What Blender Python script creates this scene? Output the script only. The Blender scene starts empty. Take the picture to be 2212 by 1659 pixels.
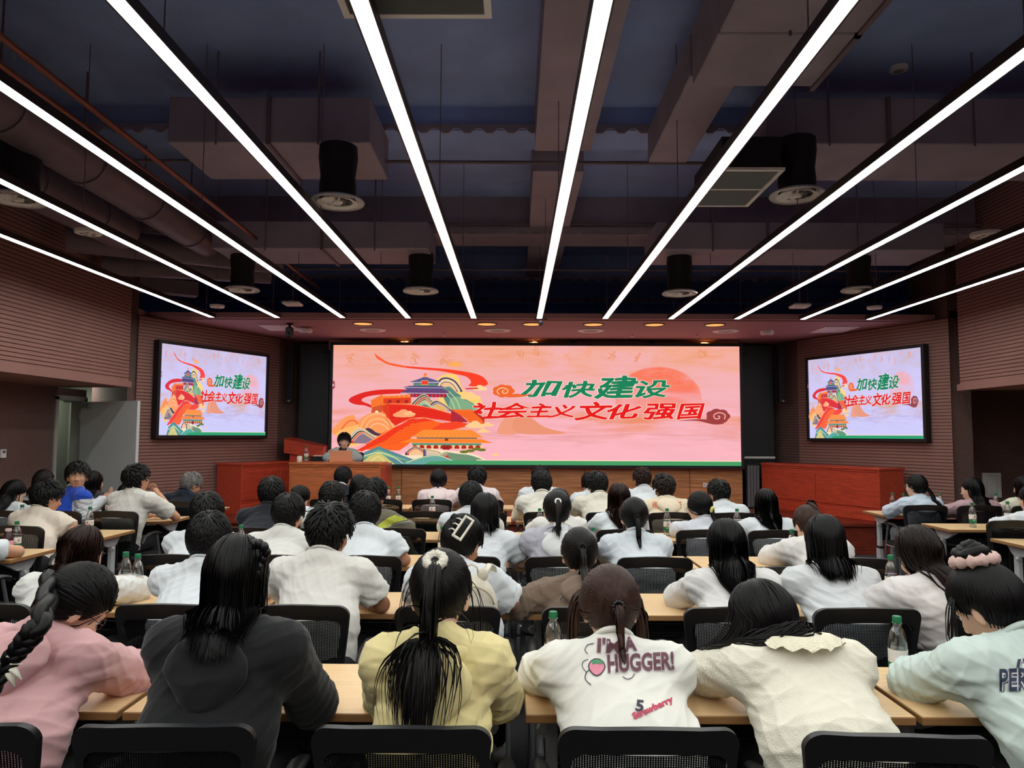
import bpy, math, random
import numpy as np
from mathutils import Vector, Matrix
random.seed(5); rng = np.random.default_rng(11)
PI = math.pi
scn = bpy.context.scene
COL = scn.collection

# ---------------------------------------------------------------- camera, world, exposure
F_PX = 1600.0
CAMZ = 1.6
YAW, PITCH, ROLL = math.radians(0.32), math.atan(110.5/F_PX), 0.0043
cam_rot = Matrix.Rotation(YAW, 3, 'Z') @ Matrix.Rotation(PI/2+PITCH, 3, 'X') @ Matrix.Rotation(ROLL, 3, 'Z')
cd = bpy.data.cameras.new('camera'); cam = bpy.data.objects.new('camera', cd); COL.objects.link(cam)
cd.sensor_width = 36.0; cd.lens = 36.0*F_PX/2212.0; cd.clip_start = 0.05; cd.clip_end = 100
cam.matrix_world = Matrix.Translation((0, 0, CAMZ)) @ cam_rot.to_4x4()
scn.camera = cam
world = bpy.data.worlds.new('world'); scn.world = world; world.use_nodes = True
world.node_tree.nodes['Background'].inputs[0].default_value = (0.02, 0.022, 0.03, 1)
world.node_tree.nodes['Background'].inputs[1].default_value = 0.3
scn.view_settings.view_transform = 'Standard'; scn.view_settings.look = 'None'
scn.view_settings.exposure = 0.0; scn.view_settings.gamma = 1.0
scn.view_settings.use_curve_mapping = False
STRIP_POWER = 22.0      # emission of the ceiling light bars
SCREEN_POWER = 1.0      # emission of the displays

def at(px, py, Y):
    """world point on the plane y=Y that the photograph shows at pixel (px, py)"""
    d = cam_rot @ Vector(((px-1106.0)/F_PX, -(py-829.5)/F_PX, -1.0))
    t = Y/d.y
    return Vector((d.x*t, Y, CAMZ + d.z*t))

# ---------------------------------------------------------------- materials
def srgb(r, g, b):
    f = lambda c: (c/255/12.92) if c/255 <= 0.04045 else ((c/255+0.055)/1.055)**2.4
    return (f(r), f(g), f(b), 1.0)
MATS = {}
def mat(name, col, rough=0.6, metal=0.0, spec=0.5, bump=None, vary=None, emit=None, trans=0.0, ior=1.45, sheen=0.0, alpha=1.0):
    if name in MATS: return MATS[name]
    m = bpy.data.materials.new(name); m.use_nodes = True
    nt = m.node_tree; b = nt.nodes['Principled BSDF']
    c = srgb(*col) if max(col) > 1.0 or isinstance(col[0], int) else (*col[:3], 1)
    b.inputs['Base Color'].default_value = c
    b.inputs['Roughness'].default_value = rough; b.inputs['Metallic'].default_value = metal
    b.inputs['Specular IOR Level'].default_value = spec
    b.inputs['IOR'].default_value = ior
    b.inputs['Transmission Weight'].default_value = trans
    b.inputs['Sheen Weight'].default_value = sheen
    if emit:
        b.inputs['Emission Color'].default_value = srgb(*emit[0]); b.inputs['Emission Strength'].default_value = emit[1]
    if bump or vary:
        tc = nt.nodes.new('ShaderNodeTexCoord')
        mp = nt.nodes.new('ShaderNodeMapping'); nt.links.new(tc.outputs['Object'], mp.inputs[0])
        if bump:
            sc, st, stretch = bump
            mp.inputs['Scale'].default_value = stretch
            n = nt.nodes.new('ShaderNodeTexNoise'); n.inputs['Scale'].default_value = sc; n.inputs['Detail'].default_value = 3
            nt.links.new(mp.outputs[0], n.inputs['Vector'])
            bp = nt.nodes.new('ShaderNodeBump'); bp.inputs['Strength'].default_value = st; bp.inputs['Distance'].default_value = 0.01
            nt.links.new(n.outputs['Fac'], bp.inputs['Height']); nt.links.new(bp.outputs[0], b.inputs['Normal'])
        if vary:
            sc, amt, stretch = vary
            mp2 = nt.nodes.new('ShaderNodeMapping'); nt.links.new(tc.outputs['Object'], mp2.inputs[0]); mp2.inputs['Scale'].default_value = stretch
            n = nt.nodes.new('ShaderNodeTexNoise'); n.inputs['Scale'].default_value = sc; n.inputs['Detail'].default_value = 4
            nt.links.new(mp2.outputs[0], n.inputs['Vector'])
            cr = nt.nodes.new('ShaderNodeValToRGB')
            cr.color_ramp.elements[0].position = 0.32; cr.color_ramp.elements[1].position = 0.68
            cr.color_ramp.elements[0].color = tuple(x*(1-amt) for x in c[:3])+(1,)
            cr.color_ramp.elements[1].color = tuple(min(1, x*(1+amt)) for x in c[:3])+(1,)
            nt.links.new(n.outputs['Fac'], cr.inputs[0]); nt.links.new(cr.outputs[0], b.inputs['Base Color'])
    MATS[name] = m
    return m

def emat(name, col, strength):
    if name in MATS: return MATS[name]
    m = bpy.data.materials.new(name); m.use_nodes = True; nt = m.node_tree; nt.nodes.clear()
    o = nt.nodes.new('ShaderNodeOutputMaterial'); e = nt.nodes.new('ShaderNodeEmission')
    e.inputs[0].default_value = srgb(*col); e.inputs[1].default_value = strength
    nt.links.new(e.outputs[0], o.inputs[0]); MATS[name] = m
    return m

# ---------------------------------------------------------------- geometry helpers
class G:
    def __init__(s): s.v = []; s.f = []; s.m = []
    def add(s, vs, fs, mi=0):
        o = len(s.v); s.v += [tuple(v) for v in vs]; s.f += [tuple(i+o for i in f) for f in fs]; s.m += [mi]*len(fs)
        return s
    def box(s, x0, x1, y0, y1, z0, z1, mi=0):
        return s.add([(x0,y0,z0),(x1,y0,z0),(x1,y1,z0),(x0,y1,z0),(x0,y0,z1),(x1,y0,z1),(x1,y1,z1),(x0,y1,z1)],
              [(0,3,2,1),(4,5,6,7),(0,1,5,4),(1,2,6,5),(2,3,7,6),(3,0,4,7)], mi)
    def bbox(s, x0, x1, y0, y1, z0, z1, b=0.004, mi=0):
        """box with chamfered edges"""
        cx, cy, cz = (x0+x1)/2, (y0+y1)/2, (z0+z1)/2; hx, hy, hz = (x1-x0)/2, (y1-y0)/2, (z1-z0)/2
        b = min(b, hx*.9, hy*.9, hz*.9); vs = []; idx = {}
        for sx in (-1,1):
            for sy in (-1,1):
                for sz in (-1,1):
                    for a in range(3):
                        e = [hx-b, hy-b, hz-b]; e[a] += b
                        idx[(sx,sy,sz,a)] = len(vs); vs.append((cx+sx*e[0], cy+sy*e[1], cz+sz*e[2]))
        fs = []
        for a in range(3):
            o = [i for i in range(3) if i != a]
            for sg in (-1,1):
                q = []
                for (p, r) in ((-1,-1),(1,-1),(1,1),(-1,1)):
                    k = [0,0,0]; k[a] = sg; k[o[0]] = p; k[o[1]] = r; q.append(idx[(*k, a)])
                fs.append(tuple(q) if (sg > 0) == (a != 1) else tuple(q[::-1]))
        for a in range(3):
            o = [i for i in range(3) if i != a]
            for p in (-1,1):
                for r in (-1,1):
                    k1 = [0,0,0]; k1[o[0]] = p; k1[o[1]] = r; k2 = list(k1); k1[a] = -1; k2[a] = 1
                    fs.append((idx[(*k1,o[0])], idx[(*k2,o[0])], idx[(*k2,o[1])], idx[(*k1,o[1])]))
        for sx in (-1,1):
            for sy in (-1,1):
                for sz in (-1,1): fs.append(tuple(idx[(sx,sy,sz,a)] for a in range(3)))
        return s.add(vs, fs, mi)
    def prism(s, poly, z0, z1, mi=0):
        n = len(poly)
        return s.add([(x,y,z0) for x,y in poly]+[(x,y,z1) for x,y in poly],
              [tuple(range(n))[::-1], tuple(range(n,2*n))]+[(i,(i+1)%n,n+(i+1)%n,n+i) for i in range(n)], mi)
    def tube(s, path, r, n=8, mi=0, caps=True, flat=1.0):
        P = [Vector(p) for p in path]; rs = r if hasattr(r, '__len__') else [r]*len(P)
        vs = []; up = Vector((0,0,1))
        T0 = (P[1]-P[0]).normalized(); ref = up if abs(T0.z) < .9 else Vector((1,0,0))
        A = T0.cross(ref).normalized()
        for i, p in enumerate(P):
            T = (P[min(i+1,len(P)-1)]-P[max(i-1,0)]).normalized()
            A = (A - T*A.dot(T)).normalized(); B = T.cross(A)
            for k in range(n):
                t = 2*PI*k/n; vs.append(p + A*math.cos(t)*rs[i] + B*math.sin(t)*rs[i]*flat)
        fs = [(i*n+k, i*n+(k+1)%n, (i+1)*n+(k+1)%n, (i+1)*n+k) for i in range(len(P)-1) for k in range(n)]
        if caps: fs += [tuple(range(n))[::-1], tuple(range((len(P)-1)*n, len(P)*n))]
        return s.add(vs, fs, mi)
    def lathe(s, prof, c=(0,0,0), n=20, mi=0, cap=True):
        vs = [(c[0]+r*math.cos(2*PI*k/n), c[1]+r*math.sin(2*PI*k/n), c[2]+z) for r, z in prof for k in range(n)]
        m = len(prof)
        fs = [(i*n+k, i*n+(k+1)%n, (i+1)*n+(k+1)%n, (i+1)*n+k) for i in range(m-1) for k in range(n)]
        if cap: fs += [tuple(range(n))[::-1], tuple(range((m-1)*n, m*n))]
        return s.add(vs, fs, mi)
    def ball(s, c, r, n=8, m=6, mi=0):
        r = r if hasattr(r, '__len__') else (r,r,r)
        vs = [(c[0], c[1], c[2]-r[2])]
        for i in range(1, m):
            a = -PI/2+PI*i/m
            vs += [(c[0]+r[0]*math.cos(a)*math.cos(2*PI*k/n), c[1]+r[1]*math.cos(a)*math.sin(2*PI*k/n), c[2]+r[2]*math.sin(a)) for k in range(n)]
        vs.append((c[0], c[1], c[2]+r[2])); fs = []
        for k in range(n): fs.append((0, 1+(k+1)%n, 1+k))
        for i in range(m-2):
            for k in range(n): fs.append((1+i*n+k, 1+i*n+(k+1)%n, 1+(i+1)*n+(k+1)%n, 1+(i+1)*n+k))
        l = len(vs)-1
        for k in range(n): fs.append((l, 1+(m-2)*n+k, 1+(m-2)*n+(k+1)%n))
        return s.add(vs, fs, mi)
    def mesh(s, name):
        me = bpy.data.meshes.new(name); me.from_pydata(s.v, [], s.f)
        if any(s.m): me.polygons.foreach_set('material_index', s.m)
        return me

def link(o, parent=None):
    COL.objects.link(o)
    if parent: o.parent = parent
    return o
def smooth(me, ang=None):
    me.shade_smooth() if ang is None else me.shade_smooth()
    if ang is not None:
        me.set_sharp_from_angle(angle=ang)
def obj(name, g, mats, parent=None, sm=None, loc=None, label=None):
    me = g if isinstance(g, bpy.types.Mesh) else g.mesh(name)
    if not isinstance(mats, (list, tuple)): mats = [mats]
    if not me.materials:
        for m in mats: me.materials.append(m)
    if sm: smooth(me, math.radians(sm) if sm is not True else None)
    o = bpy.data.objects.new(name, me); link(o, parent)
    if loc is not None: o.location = loc
    if label: o['label'] = label
    return o
def tag(o, label, cat, group=None, kind=None):
    o['label'] = label; o['category'] = cat
    if group: o['group'] = group
    if kind: o['kind'] = kind
    return o
def empty(name, loc, label, cat, group=None, rz=0):
    o = bpy.data.objects.new(name, None); COL.objects.link(o); o.location = loc; o.rotation_euler = (0,0,rz)
    o.empty_display_size = .1
    return tag(o, label, cat, group)
def struct(name, g, mats, label=None, parent=None, sm=None):
    o = obj(name, g, mats, parent, sm)
    if not parent:
        o['kind'] = 'structure'
        if label: o['label'] = label
    return o
def dup(root, loc, rz=0, label=None, group=None):
    r = root.copy(); COL.objects.link(r); r.location = loc; r.rotation_euler = (0,0,rz)
    if label: r['label'] = label
    if group: r['group'] = group
    for ch in root.children:
        c = ch.copy(); COL.objects.link(c); c.parent = r
        for g in ch.children:
            d = g.copy(); COL.objects.link(d); d.parent = c
    return r
TXT = {}
def text2d(s, size=1.0, offset=0.0, shear=0.0, align='CENTER', space=1.0):
    """flat letters as (verts, faces), centred on the origin"""
    k = (s, size, offset, shear, align, space)
    if k in TXT: return TXT[k]
    c = bpy.data.curves.new('lettering', 'FONT'); c.body = s; c.size = size; c.offset = offset; c.shear = shear
    c.align_x = align; c.align_y = 'CENTER'; c.space_character = space; c.resolution_u = 3
    o = bpy.data.objects.new('lettering', c); COL.objects.link(o)
    bpy.context.view_layer.update()
    me = bpy.data.meshes.new_from_object(o.evaluated_get(bpy.context.evaluated_depsgraph_get()))
    r = ([tuple(v.co) for v in me.vertices], [tuple(p.vertices) for p in me.polygons])
    bpy.data.objects.remove(o); bpy.data.curves.remove(c); bpy.data.meshes.remove(me)
    TXT[k] = r
    return r
# ---------------------------------------------------------------- room materials
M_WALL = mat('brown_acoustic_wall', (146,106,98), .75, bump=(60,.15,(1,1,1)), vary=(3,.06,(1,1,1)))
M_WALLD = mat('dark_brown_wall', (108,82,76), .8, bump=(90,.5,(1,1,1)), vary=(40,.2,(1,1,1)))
M_NAVY = mat('dark_painted_concrete', (146,168,224), .85, vary=(1.2,.15,(1,1,1)), bump=(25,.3,(1,1,1)))
M_MAUVE = mat('dark_painted_duct', (150,140,156), .6, vary=(2,.12,(1,1,1)), bump=(18,.3,(1,1,1)))
M_PIPE = mat('dark_painted_pipe', (108,94,104), .5, vary=(3,.12,(1,1,1)))
M_BLACK = mat('matt_black', (22,22,26), .5)
M_SOFF = mat('soffit_paint', (168,122,124), .7)
M_CARPET = mat('charcoal_carpet', (62,60,62), .95, bump=(300,.6,(1,1,1)), vary=(60,.25,(1,1,1)))
def wood(name, c, sc=6, amt=.28, rough=.35, stretch=(1,12,12)):
    return mat(name, c, rough, vary=(sc, amt, stretch))
M_STAGE = wood('red_brown_stage_wood', (120,48,34), 4, .3, .35, (1,10,10))
M_ZEB = wood('striped_walnut_panel', (190,128,84), 9, .42, .4, (.25,1,9))
M_RED = wood('polished_red_wood', (182,68,46), 5, .22, .28, (1.2,6,9))
M_OAK = wood('warm_brown_desk_wood', (186,104,62), 5, .22, .3, (1.2,6,9))
M_WHITEP = mat('white_plastic', (236,234,232), .5)
M_GREY = mat('grey_door_paint', (206,209,210), .6)

M_GROOVE = mat('dark_groove', (98,70,64), .9)
def groove_wall(name, p0, p1, z0, z1, pitch=.045, dep=.010, m=M_WALL, label=None, flip=False):
    """wall of horizontal grooved boards, from plan point p0 to p1"""
    g = G(); d = Vector((p1[0]-p0[0], p1[1]-p0[1], 0)).normalized(); n = Vector((d.y, -d.x, 0))*(-1 if flip else 1)
    prof = []; z = z0
    while z < z1-1e-6:
        zt = min(z+pitch, z1)
        prof += [(0, z), (0, max(z, zt-.009)), (-dep, max(z, zt-.009)+.0005), (-dep, zt)]; z = zt
    prof.append((0, z1)); vs = []
    for (px, py) in (p0, p1):
        for o, z in prof: vs.append((px+n.x*o, py+n.y*o, z))
    k = len(prof); fs = [(i, i+1, k+i+1, k+i) for i in range(k-1)]
    b = len(vs)
    for (px, py) in (p0, p1):
        vs += [(px-n.x*.15, py-n.y*.15, z0), (px-n.x*.15, py-n.y*.15, z1)]
    fs += [(b, b+1, b+3, b+2)]
    g.add(vs, fs)
    for i in range(k-1):
        if prof[i][0] < 0 or prof[i+1][0] < 0: g.m[i] = 1
    return struct(name, g, [m, M_GROOVE], label)

ZC = 4.6
struct('floor', G().box(-8.5, 9, -4.2, 13.2, -.1, 0), M_CARPET, 'charcoal carpet floor')
# stage
st = struct('floor_stage', G().box(-5.0, 5.7, 10.2, 12.9, 0, .42).box(-5.02, 5.72, 10.16, 10.2, .385, .425), M_STAGE, 'low red-brown wooden stage floor')
# front wall, dark, and wood cladding
struct('wall_front', G().box(-4.4, 5.0, 12.9, 13.05, 0, 3.3), mat('black_drape_wall', (34,35,42), .9, vary=(2,.3,(8,1,.3))), 'dark front wall behind the stage')
wf = struct('trim_1', G().box(-3.22, 3.86, 12.42, 12.9, .42, .44), M_BLACK, 'walnut panelling under the big screen')
xs = [at(x, 1040, 12.4).x for x in (700, 868, 1012, 1148, 1262, 1375, 1489, 1603)]
for i in range(7):
    obj('panel', G().bbox(xs[i]+.004, xs[i+1]-.004, 12.36, 12.42, .43, 1.10, .004), M_ZEB, wf)
wt = struct('trim_2', G().box(-3.3, 3.9, 12.45, 12.9, 3.0, 3.02), M_BLACK, 'walnut strip above the big screen')
for i in range(7):
    obj('panel', G().bbox(xs[i]+.004, xs[i+1]-.004, 12.5, 12.56, 3.02, 3.2, .004), M_ZEB, wt)
for x in (897, 1070, 1239, 1411):
    c = at(x, 738, 12.35)
    obj('bracket', G().box(c.x-.035, c.x+.035, 12.4, 12.5, 3.07, 3.2), M_BLACK, wt)
# soffit over the stage
struct('ceiling_stage', G().prism([(-5.15,10.28),(5.85,10.28),(5.85,9.95),(6.6,9.95),(6.6,13.05),(-6.6,13.05),(-6.6,9.95),(-5.15,9.95)], 3.2, 3.3), M_SOFF, 'mauve lowered ceiling over the stage')
struct('trim_3', G().box(-5.1, 5.8, 10.2, 10.27, 3.215, 3.29, 0), mat('lip_mauve', (180,134,138), .6), 'fascia strip of the lowered ceiling')
# angled screen walls
groove_wall('wall_left_angled', (-5.1, 9.9), (-3.96, 12.3), 0, 3.2, label='angled brown slatted wall left of the stage')
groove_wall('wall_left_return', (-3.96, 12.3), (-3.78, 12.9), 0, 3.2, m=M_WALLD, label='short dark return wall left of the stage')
groove_wall('wall_right_angled', (5.8, 9.9), (4.68, 12.3), 0, 3.2, label='angled brown slatted wall right of the stage', flip=True)
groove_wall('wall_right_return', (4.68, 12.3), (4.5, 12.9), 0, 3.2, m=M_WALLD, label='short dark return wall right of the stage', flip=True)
# side bulkheads
groove_wall('wall_left_upper', (-5.06, -4), (-5.06, 9.62), 2.28, ZC, label='upper slatted wall on the left')
groove_wall('wall_right_upper', (5.76, -4), (5.76, 9.62), 2.28, ZC, label='upper slatted wall on the right', flip=True)
g = G().box(-6.1, -5.03, -4, 9.64, 2.2, 2.28).box(-6.1, -5.2, 9.5, 9.62, 2.2, ZC); struct('trim_4', g, M_WALL, 'ledge under the left upper wall')
g = G().box(5.73, 7.5, -4, 9.64, 2.2, 2.28).box(5.9, 7.5, 9.5, 9.62, 2.2, ZC); struct('trim_5', g, M_WALL, 'ledge under the right upper wall')
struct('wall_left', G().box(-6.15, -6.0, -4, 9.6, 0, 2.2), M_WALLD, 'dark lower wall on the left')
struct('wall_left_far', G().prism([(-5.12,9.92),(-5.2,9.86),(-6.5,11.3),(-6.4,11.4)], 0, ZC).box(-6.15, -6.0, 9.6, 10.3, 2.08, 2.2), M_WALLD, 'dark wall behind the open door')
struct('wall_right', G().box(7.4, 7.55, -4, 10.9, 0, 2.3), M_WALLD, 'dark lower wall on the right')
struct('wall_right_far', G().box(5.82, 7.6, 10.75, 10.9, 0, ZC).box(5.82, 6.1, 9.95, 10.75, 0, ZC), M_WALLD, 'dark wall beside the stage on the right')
struct('wall_back', G().box(-6.2, 7.6, -4.2, -4.0, 0, ZC), M_WALL, 'rear wall')
# corridor seen through the door
struct('wall_corridor', G().box(-7.3, -7.2, 8.4, 12, 0, 2.6).box(-7.2, -6.0, 11.9, 12, 0, 2.6).box(-7.2, -6.15, 8.4, 8.5, 0, 2.6).box(-7.3, -6.0, 8.4, 12, 2.5, 2.6), mat('corridor_paint', (132,136,122), .8), 'pale green corridor wall')
d = struct('door_1', G().box(-6.17, -5.98, 9.6, 9.66, 0, 2.08).box(-6.17, -5.98, 9.6, 10.3, 2.04, 2.1).box(-6.17, -5.98, 10.24, 10.3, 0, 2.08), mat('door_frame_grey', (170,168,160), .5), 'grey frame of the side door')
lf = obj('door_leaf', G().bbox(0, 1.12, -.022, .022, .01, 2.03, .003), M_GREY, d)
lf.location = (-5.98, 10.18, 0); lf.rotation_euler = (0,0,math.radians(-24.5))
obj('door_handle', G().tube([(1.04,-.03,1.0),(1.04,-.07,1.0),(.92,-.07,1.0)], .01, 6), mat('dark_handle', (40,40,42), .3, metal=.8), lf, sm=40)
obj('door_closer', G().bbox(.02, .22, -.07, -.022, 1.95, 2.0).tube([(.1,-.06,2.01),(-.1,-.2,2.03)], .008, 6), mat('closer_metal', (150,150,150), .4, metal=.6), lf)
for z in (.3, 1.1, 1.8):
    obj('hinge', G().tube([(-.012,-.024,z),(-.012,-.024,z+.1)], .009, 8), mat('closer_metal', (1,1,1)), lf)
L = bpy.data.lights.new('corridor_lamp', 'AREA'); L.energy = 14; L.size = .5; L.color = (.95,1,.9)
lo = bpy.data.objects.new('corridor_lamp', L); COL.objects.link(lo); lo.location = (-6.8, 11.0, 2.45)
# ceiling
struct('ceiling', G().box(-6.6, 7.6, -4.2, 16.2, ZC, ZC+.1), M_NAVY, 'dark painted open ceiling slab')
struct('wall_front_upper', G().box(-6.6, 7.6, 16, 16.1, 3.3, ZC).box(-6.6, -6.5, 9.6, 16, 3.3, ZC).box(7.5, 7.6, 9.6, 16, 3.3, ZC), M_NAVY, 'dark end wall above the lowered ceiling')

def wavy(x0, x1, Y, z0, z1, wl=.2, amp=.022):
    g = G(); n = int((x1-x0)/wl*8); vs = []
    for i in range(n+1):
        x = x0+(x1-x0)*i/n; s = math.sin(2*PI*x/wl); s = max(-.6, min(.6, s))/.6
        vs += [(x, Y, z1), (x, Y, z0+amp*s), (x, Y+.02, z0+amp*s)]
    g.add(vs, [(3*i, 3*i+1, 3*i+4, 3*i+3) for i in range(n)]+[(3*i+1, 3*i+2, 3*i+5, 3*i+4) for i in range(n)])
    return g
def beam(name, g, m, label):
    o = obj(name, g, m); tag(o, label, 'beam', 'painted beams under the ceiling', 'structure'); return o
cb = 'steel and concrete beam painted dark, '
BX0, BX1 = -5.05, 5.75
b = beam('ceiling_beam', G().box(BX0, BX1, 9.15, 9.75, 4.12, ZC), M_MAUVE, cb+'crossing the room just before the stage')
obj('corrugated_edge', wavy(BX0, BX1, 9.1, 4.13, 4.2), M_MAUVE, b)
obj('cable_rail', G().box(BX0, BX1, 9.02, 9.06, 4.21, 4.235), M_PIPE, b)
b = beam('ceiling_beam', G().box(BX0, BX1, 6.6, 7.05, 4.38, ZC), M_NAVY, cb+'crossing over the fourth row')
obj('corrugated_edge', wavy(BX0, BX1, 6.55, 4.36, 4.42), M_MAUVE, b)
b = beam('ceiling_beam', G().box(-6.4, 7.4, 12.2, 12.6, 4.2, ZC), M_NAVY, cb+'far above the stage')
obj('corrugated_edge', wavy(-6.4, 7.4, 12.15, 4.18, 4.24), M_MAUVE, b)
b = beam('ceiling_beam', G().box(-6.4, 7.4, 14.2, 14.5, 4.2, ZC), M_NAVY, cb+'furthest from the camera')
obj('corrugated_edge', wavy(-6.4, 7.4, 14.15, 4.18, 4.24), M_MAUVE, b)
beam('ceiling_beam', G().box(.16, .66, -4, 6.5, 4.15, ZC), M_MAUVE, cb+'running lengthwise over the middle aisle')
beam('ceiling_beam', G().box(.16, .66, 7.15, 9.1, 4.2, ZC).box(.16, .66, 9.8, 12.1, 4.2, ZC), M_MAUVE, cb+'short lengthwise pieces beyond the cross beam')
beam('ceiling_beam', G().box(-6.4, 7.4, 2.75, 3.3, 4.25, ZC), M_MAUVE, cb+'crossing almost overhead')
def duct(name, boxes, label, cat='duct', m=M_MAUVE):
    t = empty(name, (boxes[0][0], boxes[0][2], boxes[0][4]), label, cat, 'ventilation ducts')
    o = Vector(t.location)
    for bx in boxes:
        x0,x1,y0,y1,z0,z1 = bx
        obj('duct_section', G().bbox(x0-o.x+.005,x1-o.x-.005,y0-o.y+.005,y1-o.y-.005,z0-o.z,z1-o.z,.008), m, t)
    for bx in boxes[:-1]:
        x0,x1,y0,y1,z0,z1 = bx
        if x1-x0 < 1.6: obj('flange', G().box(x1-o.x-.015,x1-o.x+.015,y0-o.y-.02,y1-o.y+.02,z0-o.z-.02,z1-o.z), M_PIPE, t)
    hz = boxes[0]
    for bx in boxes:
        obj('hanger_rod', G().tube([((bx[0]+bx[1])/2-o.x, bx[2]-o.y-.03, bx[4]-o.z-.03),((bx[0]+bx[1])/2-o.x, bx[2]-o.y-.03, ZC-o.z)], .008, 6), M_PIPE, t)
    return t
duct('air_duct', [(-2.75,-1.95,5.65,6.5,3.88,4.25),(-1.95,-1.15,5.65,6.5,3.88,4.25)], 'rectangular painted duct crossing left of the middle, above the nearest left diffuser')
duct('air_duct', [(1.95,2.9,5.65,6.5,3.88,4.25),(2.9,4.2,5.65,6.5,3.88,4.25),(4.2,5.6,5.65,6.5,3.88,4.25)], 'rectangular painted duct crossing the right half of the ceiling')
duct('air_duct', [(1.15,1.95,3.35,4.1,3.9,4.3),(1.15,1.95,4.1,4.75,3.9,4.3),(1.15,1.5,4.8,6.4,4.0,4.3)], 'rectangular lengthwise duct right of the middle beam')
duct('air_duct', [(-3.3,-2.1,7.85,8.6,3.6,3.9),(-2.1,-.95,7.85,8.6,3.6,3.9)], 'far rectangular duct on the left before the stage')
duct('air_duct', [(1.5,2.7,7.85,8.6,3.6,3.9),(2.7,4.6,7.85,8.6,3.6,3.9)], 'far rectangular duct on the right before the stage')
def pipe(name, path, r, label, m=M_PIPE, n=16, bands=0):
    o = Vector(path[0]); t = empty(name, o, label, 'pipe', 'ceiling pipes')
    P = [Vector(p)-o for p in path]
    obj('tube', G().tube(P, r, n), m, t, sm=50)
    for i in range(bands):
        c = P[0].lerp(P[-1], (i+.7)/(bands+.3)); d = (P[-1]-P[0]).normalized()
        obj('pipe_bracket', G().tube([c-d*.025, c+d*.025], r+.012, n).tube([c+Vector((0,0,r)), c+Vector((0,0,ZC-c.z-o.z))], .008, 6), M_PIPE, t, sm=50)
    return t
pipe('round_duct', [(-3.55,3.2,3.85),(-3.6,8.6,3.85)], .2, 'thick round duct running lengthwise on the left, nearer the middle', M_PIPE, 20, 5)
pipe('round_duct', [(-4.25,2.6,3.8),(-4.3,7.9,3.8)], .21, 'thick round duct running lengthwise beside the left wall', M_PIPE, 20, 5)
pipe('round_duct', [(-4.9,7.9,3.72),(-2.9,9.0,3.72)], .15, 'round duct crossing slantwise to the left wall', M_PIPE, 18)
pipe('round_duct', [(-4.95,8.7,3.62),(-3.2,9.5,3.68)], .13, 'second slanting round duct near the left corner', M_PIPE, 18)
pipe('conduit_pipe', [(-3.0,2.5,3.75),(-2.95,10.2,3.62)], .022, 'copper-coloured conduit above the third light bar, left one', mat('copper_pipe', (140,82,66), .35, metal=.4), 8)
pipe('conduit_pipe', [(-2.85,2.5,3.8),(-2.8,10.3,3.66)], .022, 'copper-coloured conduit above the third light bar, right one', mat('copper_pipe', (1,1,1)), 8)
pipe('conduit_pipe', [(-5.0,6.35,4.0),(5.7,6.42,4.0)], .016, 'thin conduit crossing the room under the fourth row beam', M_PIPE, 8)
pipe('conduit_pipe', [(-5.0,10.0,3.86),(5.7,10.02,3.86)], .014, 'thin conduit crossing the room before the stage', M_PIPE, 8)
b = G().box(-.35,.35,-.1,.1,-.08,.1).box(-.3,-.27,-.02,.02,.1,.7).box(.27,.3,-.02,.02,.1,.7)
o = obj('wall_bracket_box', b, M_PIPE, loc=(-4.55, 9.55, 3.5)); o.rotation_euler=(0,0,.6); tag(o, 'dark equipment box hung in the upper left corner before the stage', 'equipment box')

# ---------------------------------------------------------------- light bars
M_STRIP = emat('light_bar_diffuser', (252,255,250), STRIP_POWER)
M_ALU = mat('black_aluminium', (46,40,38), .35, metal=.5)
ZS = 3.2
bar0 = None
ords = ['leftmost light bar','second light bar from the left','third light bar from the left','fourth light bar from the left','fifth light bar from the left',
        'light bar nearly over the camera, ending above the big screen','fifth light bar from the right','fourth light bar from the right','third light bar from the right','second light bar from the right','rightmost light bar']
for i in range(11):
    x = (1165 + (i-5)*142.6 - 1115)/F_PX*10.12
    lab = 'long white linear ceiling light, '+ords[i]
    if bar0 is None:
        bar0 = empty('light_bar', (x,0,0), lab, 'ceiling light', 'linear ceiling lights')
        obj('housing', G().box(-.042,-.034,-3.8,10.1,ZS,ZS+.05).box(.034,.042,-3.8,10.1,ZS,ZS+.05).box(-.034,.034,-3.8,10.1,ZS+.03,ZS+.05).box(-.042,.042,10.1,10.11,ZS,ZS+.05), M_ALU, bar0)
        obj('diffuser', G().box(-.0335,.0335,-3.79,10.095,ZS+.002,ZS+.012), M_STRIP, bar0)
        for y in (-2, .5, 3, 5.5, 8, 9.9):
            obj('suspension_wire', G().tube([(0,y,ZS+.05),(0,y,ZC)], .0035, 5).bbox(-.015,.015,y-.03,y+.03,ZS+.05,ZS+.065), M_PIPE, bar0)
    else: dup(bar0, (x,0,0), 0, lab)
# warm recessed downlights in the slot before the lip
M_WARM = emat('warm_lamp', (255,176,100), 1.15)
dl0 = None
for i, px in enumerate((768, 906, 1048, 1152, 1290, 1428, 1565)):
    c = at(px, 689, 10.1); lab = 'small warm recessed downlight in the slot before the stage, %s' % ['leftmost','second from the left','third from the left','middle one','third from the right','second from the right','rightmost'][i]
    if dl0 is None:
        dl0 = empty('downlight', (c.x, 10.6, 3.2), lab, 'downlight', 'warm downlights over the stage edge')
        obj('trim_ring', G().lathe([(.13,-.004),(.15,-.012),(.15,.0),(.13,.0)], n=24), M_BLACK, dl0, sm=40)
        obj('lamp_lens', G().lathe([(.001,-.006),(.13,-.006),(.13,.0),(.001,.0)], n=24), M_WARM, dl0)
    else: dup(dl0, (c.x, 10.6, 3.2), 0, lab)
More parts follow.
